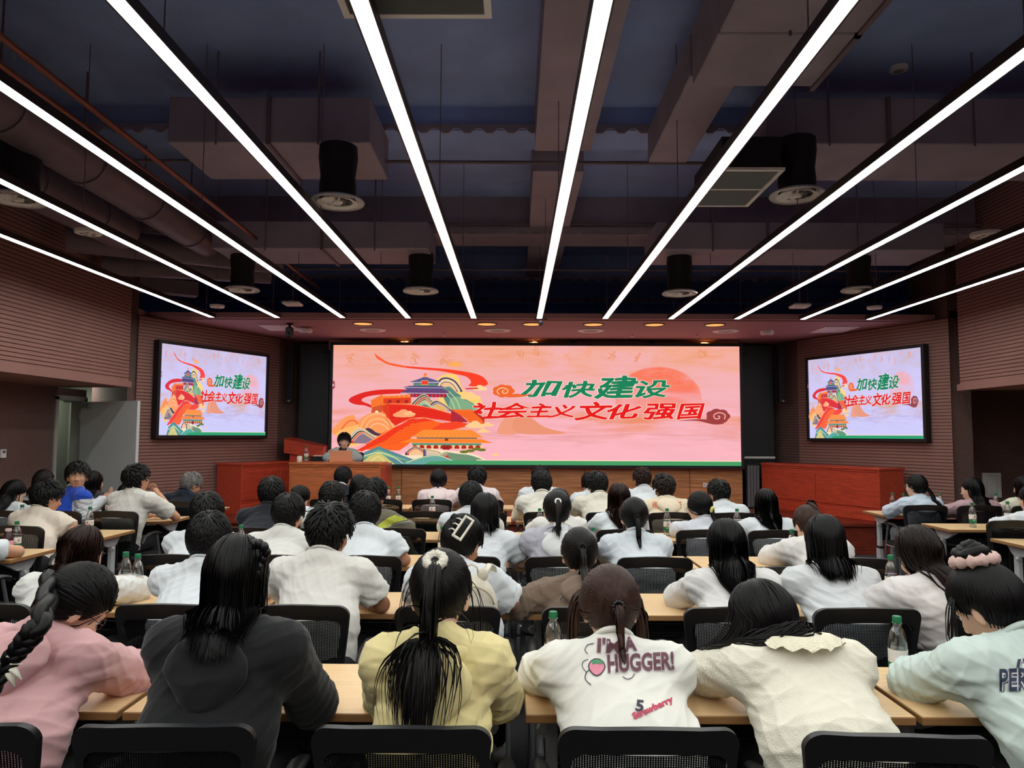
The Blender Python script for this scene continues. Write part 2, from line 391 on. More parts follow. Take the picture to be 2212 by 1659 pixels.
# wall washers lighting the cladding above the screen
for x in (-1.9, .3, 3.2):
    L = bpy.data.lights.new('wall_washer', 'SPOT'); L.energy = 30; L.color = (1,.66,.34); L.spot_size = 1.3; L.shadow_soft_size = .05
    lo = bpy.data.objects.new('wall_washer', L); COL.objects.link(lo); lo.location = (x, 12.40, 3.18); lo.rotation_euler = (math.radians(50),0,0)

# ---------------------------------------------------------------- ceiling fittings
def diffuser_disc(name, px, py, Y, D, label, drum=True, top=.43, group='round air diffusers'):
    c = at(px, py, Y); t = empty(name, c, label, 'air diffuser', group)
    r = D/2
    obj('diffuser_cone', G().lathe([(r*.98,.0),(r,.012),(r*.92,.03),(r*.6,.035),(r*.55,.012),(r*.75,.002)], n=32, cap=False), M_WHITEP, t, sm=50)
    obj('core', G().lathe([(.001,-.002),(r*.16,-.002),(r*.2,.012),(r*.18,.03),(.001,.03)], n=20), M_WHITEP, t, sm=40)
    for k in range(9):
        a = 2*PI*k/9; v = []
        for (rr, dz, da) in ((r*.2,.0,0),(r*.56,.0,.1),(r*.56,.022,.38),(r*.2,.022,.3)):
            v.append((rr*math.cos(a+da), rr*math.sin(a+da), dz+.005))
        obj('vane', G().add(v, [(0,1,2,3)]), M_WHITEP, t)
    obj('throat', G().lathe([(r*.58,.031),(.001,.031)], n=24, cap=False), M_BLACK, t)
    if drum:
        obj('duct_drum', G().lathe([(r*.66,.03),(r*.68,.12),(r*.64,.2),(r*.72,.34),(r*.7,.42),(r*.7,top)], n=24), M_BLACK, t, sm=40)
    return t
diffuser_disc('air_diffuser', 729, 440, 5.4, .40, 'white round air diffuser on a dark drum, near one left of the middle')
diffuser_disc('air_diffuser', 1722, 425, 5.4, .40, 'white round air diffuser on a dark drum, near one at right beside the grille')
diffuser_disc('air_diffuser', 40, 434, 5.4, .40, 'white round air diffuser at the left edge of the view')
diffuser_disc('air_diffuser', 909, 631, 8.2, .40, 'far white round air diffuser left of the middle')
diffuser_disc('air_diffuser', 1468, 636, 8.2, .39, 'far white round air diffuser right of the middle')
diffuser_disc('air_diffuser', 523, 628, 8.2, .38, 'far white round air diffuser above the left side display')
diffuser_disc('air_diffuser', 1855, 629, 8.2, .38, 'far white round air diffuser above the right side display')
def grille(px, py, Y, w, d, label):
    c = at(px, py, Y); t = empty('return_grille', c, label, 'vent grille', 'square ceiling grilles')
    m = M_WHITEP
    obj('grille_frame', G().box(-w/2,w/2,-d/2,-d/2+.03,0,.02).box(-w/2,w/2,d/2-.03,d/2,0,.02).box(-w/2,-w/2+.03,-d/2+.03,d/2-.03,0,.02).box(w/2-.03,w/2,-d/2+.03,d/2-.03,0,.02).box(-w/2,w/2,-.01,.01,0,.02), m, t)
    n = 22; sl = G(); sl.add([(-w/2+.03,0,.015),(w/2-.03,0,.015),(w/2-.03,.012,.003),(-w/2+.03,.012,.003)],[(0,1,2,3)])
    me = sl.mesh('slat'); me.materials.append(mat('grille_slat', (120,125,130), .5))
    for i in range(n):
        y = -d/2+.035+(d-.08)*i/(n-1); obj('slat', me, m, t, loc=(0,y,0))
    obj('grille_box', G().box(-w/2+.02,w/2-.02,-d/2+.02,d/2-.02,.02,.25), M_BLACK, t)
grille(1588, 410, 5.55, .46, .85, 'white framed louvred grille between two light bars on the right')
grille(885, -38, 2.75, .62, .5, 'white framed louvred grille at the top edge of the view')
def disc(name, px, py, Y, r, label, cat, Z=None, holes=False, h=.035):
    c = at(px, py, Y)
    if Z: c = Vector((c.x, c.y, Z))
    t = empty(name, c, label, cat)
    obj('housing', G().lathe([(r*.8,-h),(r*.96,-h*.85),(r,-h*.5),(r,0)], n=28), M_WHITEP, t, sm=40)
    if holes:
        for k in range(5):
            a = 2*PI*k/5; obj('speaker_hole', G().lathe([(.001,-h-.001),(r*.18,-h-.001)], (r*.45*math.cos(a), r*.45*math.sin(a), 0), 12, cap=False), M_PIPE, t)
    else: obj('centre_grille', G().lathe([(.001,-h-.003),(r*.5,-h-.003),(r*.6,-h)], n=24, cap=False), mat('speaker_grille', (170,165,162), .7), t)
    return t
disc('ceiling_speaker', 191, 498, 6.6, .115, 'white round ceiling speaker with holes between two left light bars', 'speaker', holes=True)
disc('ceiling_speaker', 2129, 503, 6.6, .125, 'white round ceiling speaker with holes at the right', 'speaker', holes=True)
disc('ceiling_speaker', 469, 659, 9.3, .09, 'small white round ceiling fitting near the left light bar ends', 'speaker')
disc('ceiling_speaker', 1889, 662, 9.3, .09, 'small white round ceiling fitting near the right light bar ends', 'speaker')
disc('smoke_detector', 1938, 52, 5.85, .07, 'small round smoke detector high on the dark slab at right', 'smoke detector', Z=4.6)
for px, lab in ((805,'leftmost'),(1075,'second from the left'),(1276,'third from the left'),(1568,'rightmost')):
    disc('soffit_speaker', px, 713, 11.2, .2, 'flat white round fitting in the lowered ceiling, '+lab, 'ceiling fitting', Z=3.2, h=.02)
disc('soffit_detector', 1657, 713, 11.2, .1, 'small thick white disc in the lowered ceiling at right', 'smoke detector', Z=3.2, h=.06)
disc('smoke_detector', 660, 708, 11.0, .1, 'white smoke detector on the lowered ceiling at left', 'smoke detector', Z=3.17, h=.05)
for px, py, lab in ((632,656,'white square wireless box hung above the left side display'),(1728,661,'white square wireless box hung above the right side display')):
    c = at(px, py, 9.3); t = empty('wireless_access_point', c, lab, 'access point'); obj('cover', G().bbox(-.11,.11,-.11,.11,-.02,.02,.015), M_WHITEP, t); obj('hanger_rod', G().tube([(0,0,.02),(0,0,ZC-c.z)], .008, 6), M_PIPE, t)
for px, lab in ((606,'left'),(1802,'right')):
    c = at(px, 716, 11.0); t = empty('flat_vent', (c.x, 11.0, 3.2), 'flat white rectangular vent in the lowered ceiling at %s' % lab, 'vent grille', 'flat vents')
    obj('vent_plate', G().bbox(-.25,.25,-.3,.3,-.015,0,.004), mat('vent_pinkish', (235,220,216), .5), t)
    for k in range(8): obj('vent_slot', G().box(-.2+.055*k,-.19+.055*k,-.26,-.22,-.0165,-.014), M_BLACK, t)
c = at(626, 702, 10.6); t = empty('security_camera', (c.x, 10.6, 3.2), 'black dome camera hanging under the lowered ceiling at left', 'camera')
obj('camera_mount', G().lathe([(.05,-.02),(.05,0)], n=16).lathe([(.02,-.06),(.02,-.02)], n=10), M_BLACK, t)
obj('camera_body', G().bbox(-.05,.05,-.05,.05,-.2,-.06,.015), M_BLACK, t); obj('lens', G().ball((0,-.055,-.15), .025, 10, 8), mat('lens_glass', (10,10,14), .05), t, sm=True)
c = at(1168, 694, 10.15); t = empty('security_camera', (c.x, 10.15, 3.2), 'small black camera at the end of the middle light bar', 'camera')
obj('camera_body', G().bbox(-.03,.03,-.04,.04,-.09,-.02,.01).tube([(-.09,0,0),(.09,0,0)], .006, 6), M_BLACK, t); obj('lens', G().ball((0,-.045,-.055), .018, 8, 6), MATS['lens_glass'], t, sm=True)
for px, py in ((1505,708),(960,722),(1366,726)):
    c = at(px, py, 11.6); t = empty('sprinkler', (c.x, c.y, 3.2), 'tiny sprinkler head under the lowered ceiling, %s' % {1505:'right one',960:'left one',1366:'middle one'}[px], 'sprinkler', 'sprinkler heads'); obj('sprinkler_head', G().lathe([(.012,-.05),(.03,-.045),(.012,-.03),(.012,0)], n=12), M_WHITEP, t)

# ---------------------------------------------------------------- wall fittings, stage gear
t = empty('wall_thermostat', (-5.995, at(3,985,8.65).y, 1.36), 'white thermostat with grey display on the dark left wall', 'thermostat')
obj('cover', G().bbox(0,.02,-.045,.045,-.05,.05,.004), M_WHITEP, t); obj('display_window', G().box(.0205,.022,-.025,.025,.005,.035), mat('grey_lcd', (90,90,95), .3), t)
c = at(2143, 1048, 10.72); t = empty('wall_vent', (c.x, 10.74, c.z), 'white panel with upright slats on the dark wall at right', 'vent grille')
obj('vent_frame', G().box(-.13,.13,-.025,0,-.175,-.13).box(-.13,.13,-.025,0,.13,.175).box(-.13,-.075,-.025,0,-.13,.13).box(.075,.13,-.025,0,-.13,.13).box(-.075,.075,-.006,0,-.13,.13), M_WHITEP, t)
for k in range(4): obj('slat', G().bbox(-.066+.036*k,-.044+.036*k,-.022,-.006,-.125,.125,.003), M_WHITEP, t)
for s, px in ((-1, 628), (1, 1687)):
    c = at(px, 806, 12.35); t = empty('column_speaker', (c.x, 12.38, c.z), 'tall slim black column speaker %s of the big screen' % ('left' if s<0 else 'right'), 'speaker', 'column speakers')
    obj('cabinet', G().bbox(-.055,.055,-.1,0,-.5,.45,.01), M_BLACK, t)
    obj('speaker_cloth', G().bbox(-.045,.045,-.108,-.1,-.44,.44,.003), mat('speaker_cloth', (28,28,32), .9, bump=(400,.4,(1,1,1))), t)
    obj('badge', G().ball((0,-.11,-.47), .01, 8, 6), M_WHITEP, t)
# blackboards with aluminium chalk rail either side of the screen
for s, x0, x1 in ((1,1606,1674),(-1,642,706)):
    a = at(x0, 985, 12.6); b_ = at(x1, 985, 12.6)
    t = empty('blackboard', ((a.x+b_.x)/2, 12.62, 1.25), 'dark sliding board beside the big screen on the %s' % ('right' if s>0 else 'left'), 'board', 'dark boards')
    w = (b_.x-a.x)/2
    obj('board_panel', G().box(-w,w,0,.03,.02,1.9), mat('board_black', (30,34,40), .5), t)
    if s>0: obj('chalk_rail', G().bbox(-w,w,-.04,.0,-.03,.01,.005), mat('bright_rail', (235,240,235), .3, metal=.3), t)
    obj('lower_box', G().box(-w,w,.0,.03,-.8,-.03), M_BLACK, t)
c = at(1627, 1050, 12.3); t = empty('floor_heater', (c.x, 12.3, .42), 'grey ribbed upright panel beside the walnut cladding', 'radiator')
for k in range(4): obj('rib', G().bbox(-.1+.05*k,-.055+.05*k,-.04,0,.02,.7,.006), mat('grey_metal', (105,105,110), .45, metal=.3), t)
obj('radiator_back', G().box(-.11,.11,0,.03,0,.72), M_BLACK, t)
c = at(1523, 1048, 12.35); t = empty('wall_socket', (c.x, 12.352, c.z), 'white socket plate on the walnut panelling', 'socket'); obj('plate', G().bbox(-.035,.035,-.008,0,-.035,.035,.003), M_WHITEP, t)
for k in (-1,1): obj('socket_slot', G().box(-.004+.012*k,.004+.012*k,-.0095,-.008,-.012,.012), M_BLACK, t)

def stage_desk(name, loc, rz, L, D, label, m, H=.77):
    """panelled wooden desk, front along local +x at y=0, depth to +y"""
    t = empty(name, loc, label, 'desk', 'wooden stage desks', rz)
    obj('desk_top', G().bbox(-.02,L+.02,-.02,D,H-.035,H,.006), m, t)
    obj('front_panel', G().box(0,L,0,.02,.0,H-.035), m, t)
    obj('moulding', G().bbox(0,L,-.012,0,H-.06,H-.04,.003), m, t)
    n = 2
    for i in range(n):
        obj('raised_panel', G().bbox(.01+i*L/n,(i+1)*L/n-.01,-.016,0,.2,H-.12,.008), m, t)
    obj('moulding', G().bbox(0,L,-.02,0,.02,.15,.006), m, t)
    obj('end_panel', G().bbox(-.01,.02,-.01,D-.02,0,H-.035,.004), m, t); obj('end_panel', G().bbox(L-.02,L+.01,-.01,D-.02,0,H-.035,.004), m, t)
    return t
cA = at(627, 1003, 10.7); cB = at(816, 1003, 10.7)
stage_desk('stage_desk', (cA.x, 10.7, .42), 0, cB.x-cA.x+.05, .5, 'warm brown wooden desk at which the speaker sits', M_OAK, .775)
obj('desk_end_block', G().bbox(cB.x-cA.x+.06,cB.x-cA.x+.12,-.02,.5,0,.76,.005), M_RED, bpy.data.objects['stage_desk'])
a = math.atan2(.9,.42)
stage_desk('stage_desk', (-4.02, 10.9, .42), a, 1.55, .5, 'red wooden desk standing slantwise left of the speaker desk', M_RED, .75)
# right desk: front faces the room centre; origin at its far-left end
L = 2.2; p = Vector((4.96, 10.2)); u = Vector((-.42, .9)).normalized()
q = p+u*L; rz = math.atan2(-u.y, -u.x)
stage_desk('stage_desk', (q.x, q.y, .42), rz, L, .5, 'long red wooden desk standing slantwise at the right of the stage', M_RED, .75)
# lectern behind
c = at(655, 990, 12.0); t = empty('lectern', (c.x, 12.0, .42), 'dark red wooden lectern with slanted top behind the speaker desk', 'lectern')
obj('lectern_body', G().box(-.22,.2,0,.3,0,.92), M_RED, t); obj('lectern_top', G().add([(-.3,-.05,.88),(.34,-.05,.8),(.34,-.05,.98),(-.3,-.05,1.1),(-.3,.3,.9),(.34,.3,.82),(.34,.3,1.0),(-.3,.3,1.14)],[(0,1,2,3),(7,6,5,4),(3,2,6,7),(1,0,4,5),(0,3,7,4),(2,1,5,6)]), M_RED, t)
obj('lectern_base', G().bbox(-.28,.26,-.03,.34,0,.06,.01), M_RED, t)
c = at(676, 985, 11.9); t = empty('equipment_case', (c.x+.12, 11.85, .42), 'black equipment stand with a pale document on it, left of the speaker', 'equipment')
obj('case_body', G().bbox(-.15,.17,0,.25,0,.82,.01), M_BLACK, t); obj('document', G().box(-.1,.08,-.002,.1,.83,.845), M_WHITEP, t); obj('tablet', G().add([(.12,0,.82),(.25,0,.98),(.25,.15,.98),(.12,.15,.82),(.13,0,.81),(.26,0,.97),(.26,.15,.97),(.13,.15,.81)],[(0,3,2,1),(4,5,6,7),(0,1,5,4),(1,2,6,5),(2,3,7,6),(3,0,4,7)]), M_WHITEP, t)
# ---------------------------------------------------------------- picture on the displays
# traced in the units of a 3924 x 1147 slide (x right, y down), later scaled to each display
AX0, AY0, AW, AH = 106.0, 115.0, 3924.0, 1147.0
def cat_curve(P, n=5, closed=True):
    P = [np.array(p, float) for p in P]; out = []; m = len(P)
    for i in range(m if closed else m-1):
        a, b, c, d = (P[(i-1)%m] if closed or i else P[0]), P[i], P[(i+1)%m], (P[(i+2)%m] if closed or i+2 < m else P[-1])
        for k in range(n):
            t = k/n; out.append(.5*((2*b)+(-a+c)*t+(2*a-5*b+4*c-d)*t*t+(-a+3*b-3*c+d)*t**3))
    if not closed: out.append(P[-1])
    return [tuple(p) for p in out]
ART = []
def pg(col, pts, curve=False, n=4):
    ART.append((col, cat_curve(pts, n) if curve else list(pts)))
def line(col, pts, w, curve=True):
    P = cat_curve(pts, 4, False) if curve else pts; L = []; R_ = []
    for i, p in enumerate(P):
        a = P[max(i-1,0)]; b = P[min(i+1,len(P)-1)]; dx, dy = b[0]-a[0], b[1]-a[1]; l = math.hypot(dx,dy) or 1
        L.append((p[0]-dy/l*w, p[1]+dx/l*w)); R_.append((p[0]+dy/l*w, p[1]-dx/l*w))
    for i in range(len(P)-1): ART.append((col, [L[i], L[i+1], R_[i+1], R_[i]]))
def hill(cols, pts, base, shrink=.8, edge=(240,215,160)):
    """nested hump bands, outermost first; pts = ridge line left to right"""
    cx = sum(p[0] for p in pts)/len(pts)
    for i, c in enumerate(cols):
        f = shrink**i; r = [(cx+(x-cx)*f, base+(y-base)*f) for x, y in pts]
        P = cat_curve(r, 4, False)
        pg(c, P+[(P[-1][0], base+4), (P[0][0], base+4)])
        if edge: line(edge, r, 3)
def elli(col, cx, cy, rx, ry, n=20): pg(col, [(cx+rx*math.cos(2*PI*k/n), cy+ry*math.sin(2*PI*k/n)) for k in range(n)])
def cloud(col, x, y, s):
    for dx, dy, rx, ry in ((0,0,60,24),(-35,6,40,16),(40,6,50,16),(5,-16,34,20)): elli(col, x+dx*s, y+dy*s, rx*s, ry*s)
# faint old script strokes
for k in range(16):
    x = 260+k*230+random.uniform(-60,60); y = 190+random.uniform(-50,90)
    for j in range(3):
        p = [(x+random.uniform(-45,45), y+random.uniform(-60,60)) for _ in range(4)]
        line((236,150,104) if k % 4 in (0,3) else (246,168,140), p, 3)
# far mist hills
pg((240,160,130), [(1700,960),(1740,850),(1800,800),(1900,850),(1880,960)], True)
pg((236,152,120), [(1850,830),(1980,790),(2150,900),(2350,960),(1900,960)], True)
cloud((255,176,96), 1280, 300, .9)
# ribbons
pg((252,62,40), [(505,195),(560,235),(650,285),(800,315),(1000,330),(1200,345),(1400,372),(1530,405),(1598,465),(1580,505),(1425,508),(1442,470),(1400,420),(1300,395),(1150,365),(1000,352),(800,333),(650,306),(560,262),(528,240)], True)
pg((255,96,50), [(505,195),(560,235),(650,285),(800,315),(800,333),(650,306),(560,262),(528,240)], True)
pg((226,30,38), [(830,546),(600,545),(420,570),(290,620),(268,660),(330,690),(420,700),(490,722),(470,690),(395,660),(400,632),(480,606),(620,590),(830,578)], True)
# yellow and teal mountains behind the temple
pg((255,214,120), [(1090,500),(1130,430),(1200,395),(1290,398),(1330,450),(1350,520),(1420,580),(1500,600),(1545,660),(1500,735),(1200,735)], True)
hill([(34,58,92),(235,222,190),(150,96,120),(240,200,150)], [(1080,560),(1130,450),(1200,422),(1290,455),(1360,550)], 560, .84)
pg((66,140,128), [(1160,560),(1230,515),(1300,570),(1400,640),(1470,680),(1500,735),(1260,735)], True)
pg((118,178,140), [(1240,640),(1310,610),(1400,650),(1480,690),(1500,735),(1260,735)], True)
line((220,230,170), [(1230,560),(1300,640),(1340,730)], 3); line((220,230,170), [(1180,560),(1250,640),(1290,730)], 3)
cloud((255,214,140), 1430, 610, 1.2); cloud((255,220,160), 1520, 530, .9)
pg((216,60,40), [(1380,530),(1500,522),(1520,535),(1400,542)])
# orange gate tower
pg((250,120,48), [(485,720),(480,650),(590,590),(590,612),(865,590),(865,680),(665,690),(600,760)])
for i in range(6): pg((255,160,80), [(600+i*46,600),(626+i*46,598),(626+i*46,612),(600+i*46,614)])
pg((224,60,36), [(600,632),(865,622),(865,676),(600,682)])
for i in range(3): pg((160,30,36), [(645+i*80,676),(645+i*80,652),(662+i*80,642),(678+i*80,652),(678+i*80,674)])
pg((210,84,50), [(490,720),(590,690),(590,760),(480,800)])
# round temple
pg((96,40,90), [(860,600),(870,575),(1200,575),(1210,618),(860,618)])
for i in range(9): pg((222,40,60), [(872+i*37,582),(892+i*37,582),(892+i*37,616),(872+i*37,616)])
pg((86,66,120), [(760,575),(810,545),(1190,545),(1235,578),(1150,588),(850,588)])
pg((206,190,200), [(760,575),(1235,578),(1228,584),(770,582)])
pg((66,130,112), [(860,512),(1140,512),(1150,530),(850,530)])
pg((70,74,128), [(785,522),(850,508),(1150,508),(1205,525),(1150,552),(840,552)])
pg((196,190,210), [(785,522),(1205,525),(1195,530),(800,528)])
pg((76,140,118), [(890,478),(1110,478),(1120,508),(885,508)])
pg((72,88,140), [(845,472),(930,445),(985,422),(1010,422),(1060,440),(1160,470),(1100,486),(900,486)], False)
pg((208,206,214), [(845,472),(1160,470),(1140,478),(865,479)])
elli((255,120,50), 998, 402, 15, 17); pg((255,170,60), [(985,424),(1012,424),(1006,408),(990,408)])
pg((236,60,50), [(962,458),(1028,458),(1028,496),(962,496)]); line((255,190,90), [(962,458),(1028,458),(1028,496),(962,496),(962,458)], 2.5, False)
# hills before the temple
hill([(60,104,110),(196,60,70),(48,60,96),(100,180,160),(230,140,90)], [(860,690),(930,620),(1000,590),(1080,660),(1180,700)], 720, .82)
hill([(40,60,100),(120,110,150),(230,180,110)], [(1030,700),(1100,650),(1180,680),(1260,740)], 745, .8)
hill([(96,190,160),(60,130,140)], [(920,700),(990,665),(1060,700),(1150,745)], 750, .8)
# red fortress walls
pg((232,36,32), [(655,680),(860,690),(1060,720),(1252,775),(1252,850),(1120,830),(960,815),(820,850),(700,900),(655,850)])
pg((222,58,36), [(655,680),(590,700),(600,790),(655,850)])
line((255,140,90), [(655,682),(860,690),(1060,722),(1252,775)], 4)
for k in range(5):
    y = 720+k*32; line((200,26,30), [(660,y),(860,y+12),(1060,y+36),(1245,y+88)], 1.6)
pg((170,36,60), [(1252,735),(1330,780),(1420,855),(1252,862)])
pg((255,110,44), [(1252,735),(1445,735),(1560,830),(1570,880),(1430,860),(1390,820)])
for k in range(7): line((226,80,36), [(1300+k*22,760+k*14),(1470+k*13,760+k*14)], 2, False)
pg((196,40,40), [(1445,735),(1575,815),(1570,880),(1555,840),(1480,770)])
cloud((255,170,120), 790, 782, 1.3); cloud((255,196,140), 850, 775, .7)
# sandy mountains on the left
pg((255,160,96), [(110,960),(190,850),(250,805),(320,795),(350,850),(420,800),(500,770),(610,770),(650,840),(715,890),(715,960),(300,1010)], True)
pg((255,190,110), [(150,1000),(200,930),(300,900),(370,890),(340,1010)], True)
for r in (1, .72, .45): line((255,206,160), [(560-190*r,950),(545-110*r,950-130*r),(560,950-170*r),(600+60*r,950-110*r),(620+100*r,950)], 4)
line((244,110,60), [(200,930),(260,860),(320,845),(360,880)], 7); line((255,140,80), [(620,800),(660,870),(690,950)], 8)
pg((250,236,190), [(515,770),(530,748),(545,748),(560,770)])
# grey-blue waves by the speaker
pg((255,206,110), [(220,1020),(330,985),(420,1010),(360,1080),(240,1090)], True)
hill([(196,196,176),(30,52,84),(216,64,70),(128,118,140)], [(250,1030),(330,940),(400,920),(480,965),(560,1010),(640,1040)], 1060, .86)
pg((34,48,78), [(430,925),(480,920),(540,960),(600,968),(660,950),(600,985),(520,985)], True)
# great stair wall
pg((255,100,36), [(380,1120),(600,960),(720,905),(850,840),(1000,825),(1110,850),(1180,866),(1300,860),(1450,885),(1300,925),(1000,935),(870,1000),(860,1060),(760,1130)])
for k in range(10): line((232,74,30), [(560+k*34,1085-k*26),(880+k*10,1040-k*22)], 2.2, False)
pg((244,54,34), [(350,1130),(560,1010),(730,900),(860,835),(1000,820),(1100,845),(1000,852),(880,868),(740,950),(620,1040),(400,1140)])
pg((248,66,40), [(1060,930),(1160,868),(1300,848),(1470,880),(1330,905),(1270,930)])
line((255,150,96), [(350,1110),(560,1000),(730,890),(860,828),(1000,815),(1100,842)], 3)
for k in range(8): elli((180,30,30), 450+k*66, 1070-k*30, 7, 5, 8)
for x, y, s in ((1480,885,1.5),(1600,880,.9),(1560,940,.9),(1680,1165,.6)): cloud((255,210,150), x, y, s*.8)
# gate palace
pg((250,214,150), [(870,1110),(880,1058),(1545,1058),(1560,1112)])
pg((72,150,120), [(880,1058),(1545,1058),(1545,1078),(880,1078)])
for i in range(10):
    x = 885+i*67; pg((176,28,40), [(x,1110),(x,1088),(x+14,1078),(x+34,1078),(x+48,1088),(x+48,1110)])
pg((150,20,34), [(1175,1120),(1175,1078),(1245,1078),(1245,1120)])
pg((255,134,44), [(760,1055),(860,1018),(1545,1018),(1660,1055)])
pg((120,110,70), [(925,1003),(1505,1003),(1505,1016),(925,1016)])
pg((255,150,60), [(875,1002),(990,930),(1455,930),(1565,1002)])
for k in range(14): line((240,110,44), [(1010+k*33,934),(930+k*46,1000)], 1.6, False)
pg((120,60,44), [(1195,1010),(1228,1010),(1228,1036),(1195,1036)])
# bottom waves
pg((250,232,200), [(740,1262),(800,1160),(980,1110),(1200,1125),(1430,1150),(1560,1200),(1600,1262)], True)
hill([(60,66,110),(226,40,50),(250,200,150)], [(815,1150),(880,1100),(950,1100),(1040,1160)], 1170, .8)
hill([(46,74,104),(120,110,150),(220,200,180)], [(990,1110),(1060,1120),(1140,1140),(1200,1185)], 1190, .85)
hill([(130,170,150),(40,90,110),(196,60,60)], [(1120,1190),(1200,1140),(1270,1160),(1370,1215)], 1225, .82)
pg((96,150,120), [(1220,1150),(1330,1160),(1450,1175),(1560,1225),(1300,1230)], True)
for x, y in ((1380,1140),(1440,1130),(1500,1112),(1550,1120)): elli((96,120,44), x, y, 42, 14)
pg((64,140,150), [(340,1262),(400,1160),(560,1090),(760,1165),(900,1215),(1100,1265)], False)
pg((110,180,140), [(400,1200),(560,1120),(720,1180),(900,1240),(600,1180)], False)
pg((210,200,120), [(380,1262),(480,1180),(570,1150),(640,1200),(720,1262)], False)
line((250,236,190), [(390,1195),(555,1150),(700,1190),(800,1255)], 3.5); line((250,236,190), [(460,1262),(560,1190),(640,1262)], 3)
pg((84,170,160), [(800,1262),(930,1205),(1080,1170),(1220,1195),(1340,1262)], True); line((240,230,170), [(830,1245),(1000,1190),(1150,1180),(1300,1240)], 3)
pg((22,160,104), [(1000,1264),(1050,1235),(1300,1222),(4028,1222),(4028,1264)])
pg((255,226,196), [(1500,1214),(4028,1214),(4028,1222),(1500,1222)])
for (x, y, c, s) in ((1755,555,(240,104,48),1),(3985+0,1e9,(0,0,0),0)):
    if s:
        for k in range(7):
            a = 2*PI*k/7; elli(c, x+62*math.cos(a), y+34*math.sin(a), 46, 30)
        elli(c, x, y, 80, 44); pg(c, [(x+20,y+50),(x+120,y+26),(x+200,y+36),(x+280,y+22),(x+200,y+52),(x+60,y+62)], True)
        line((255,214,170), [(x-40+10*0,y+34),(x-62,y),(x-20,y-30),(x+38,y-14),(x+34,y+18),(x,y+22),(x-12,y+2),(x+8,y-4)], 4)
def b2a(x, y): return ((1100+x/4.096-690)*4.424, (720+y/4.096-720)*4.424)
x, y = b2a(1850, 730); c = (150,60,64)
for k in range(7):
    a = 2*PI*k/7; elli(c, x+66*math.cos(a), y+38*math.sin(a), 52, 34)
elli(c, x, y, 84, 48); pg(c, [(x-380,y+46),(x-200,y+30),(x-60,y+36),(x+60,y+66),(x-40,y+80),(x-200,y+46)], True)
line((255,190,190), [(x+60,y+30),(x+66,y-14),(x+10,y-34),(x-40,y-10),(x-30,y+22),(x+6,y+24),(x+16,y+6),(x-2,y-2)], 4.5)
pg((150,70,90), [(106,462),(128,468),(130,535),(106,545)])
elli((250,240,240), 113, 505, 6, 11, 10)

LET = []   # (char, centre, w, h, kind)
for ch, cx, cy, w, h in (('加',275,487,340,150),('快',612,497,290,135),('建',945,478,340,190),('设',1268,490,300,150)): LET.append((ch, b2a(cx,cy), w*1.08, h*1.12, 'g'))
for ch, cx, cy, w, h in (('社',-215,690,280,140),('会',40,688,290,125),('主',262,685,210,120),('义',462,692,240,105),('文',742,690,300,150),('化',1015,692,310,125),('强',1335,690,290,140),('国',1610,688,240,140)): LET.append((ch, b2a(cx,cy), w*1.04, h*1.14, 'r'))

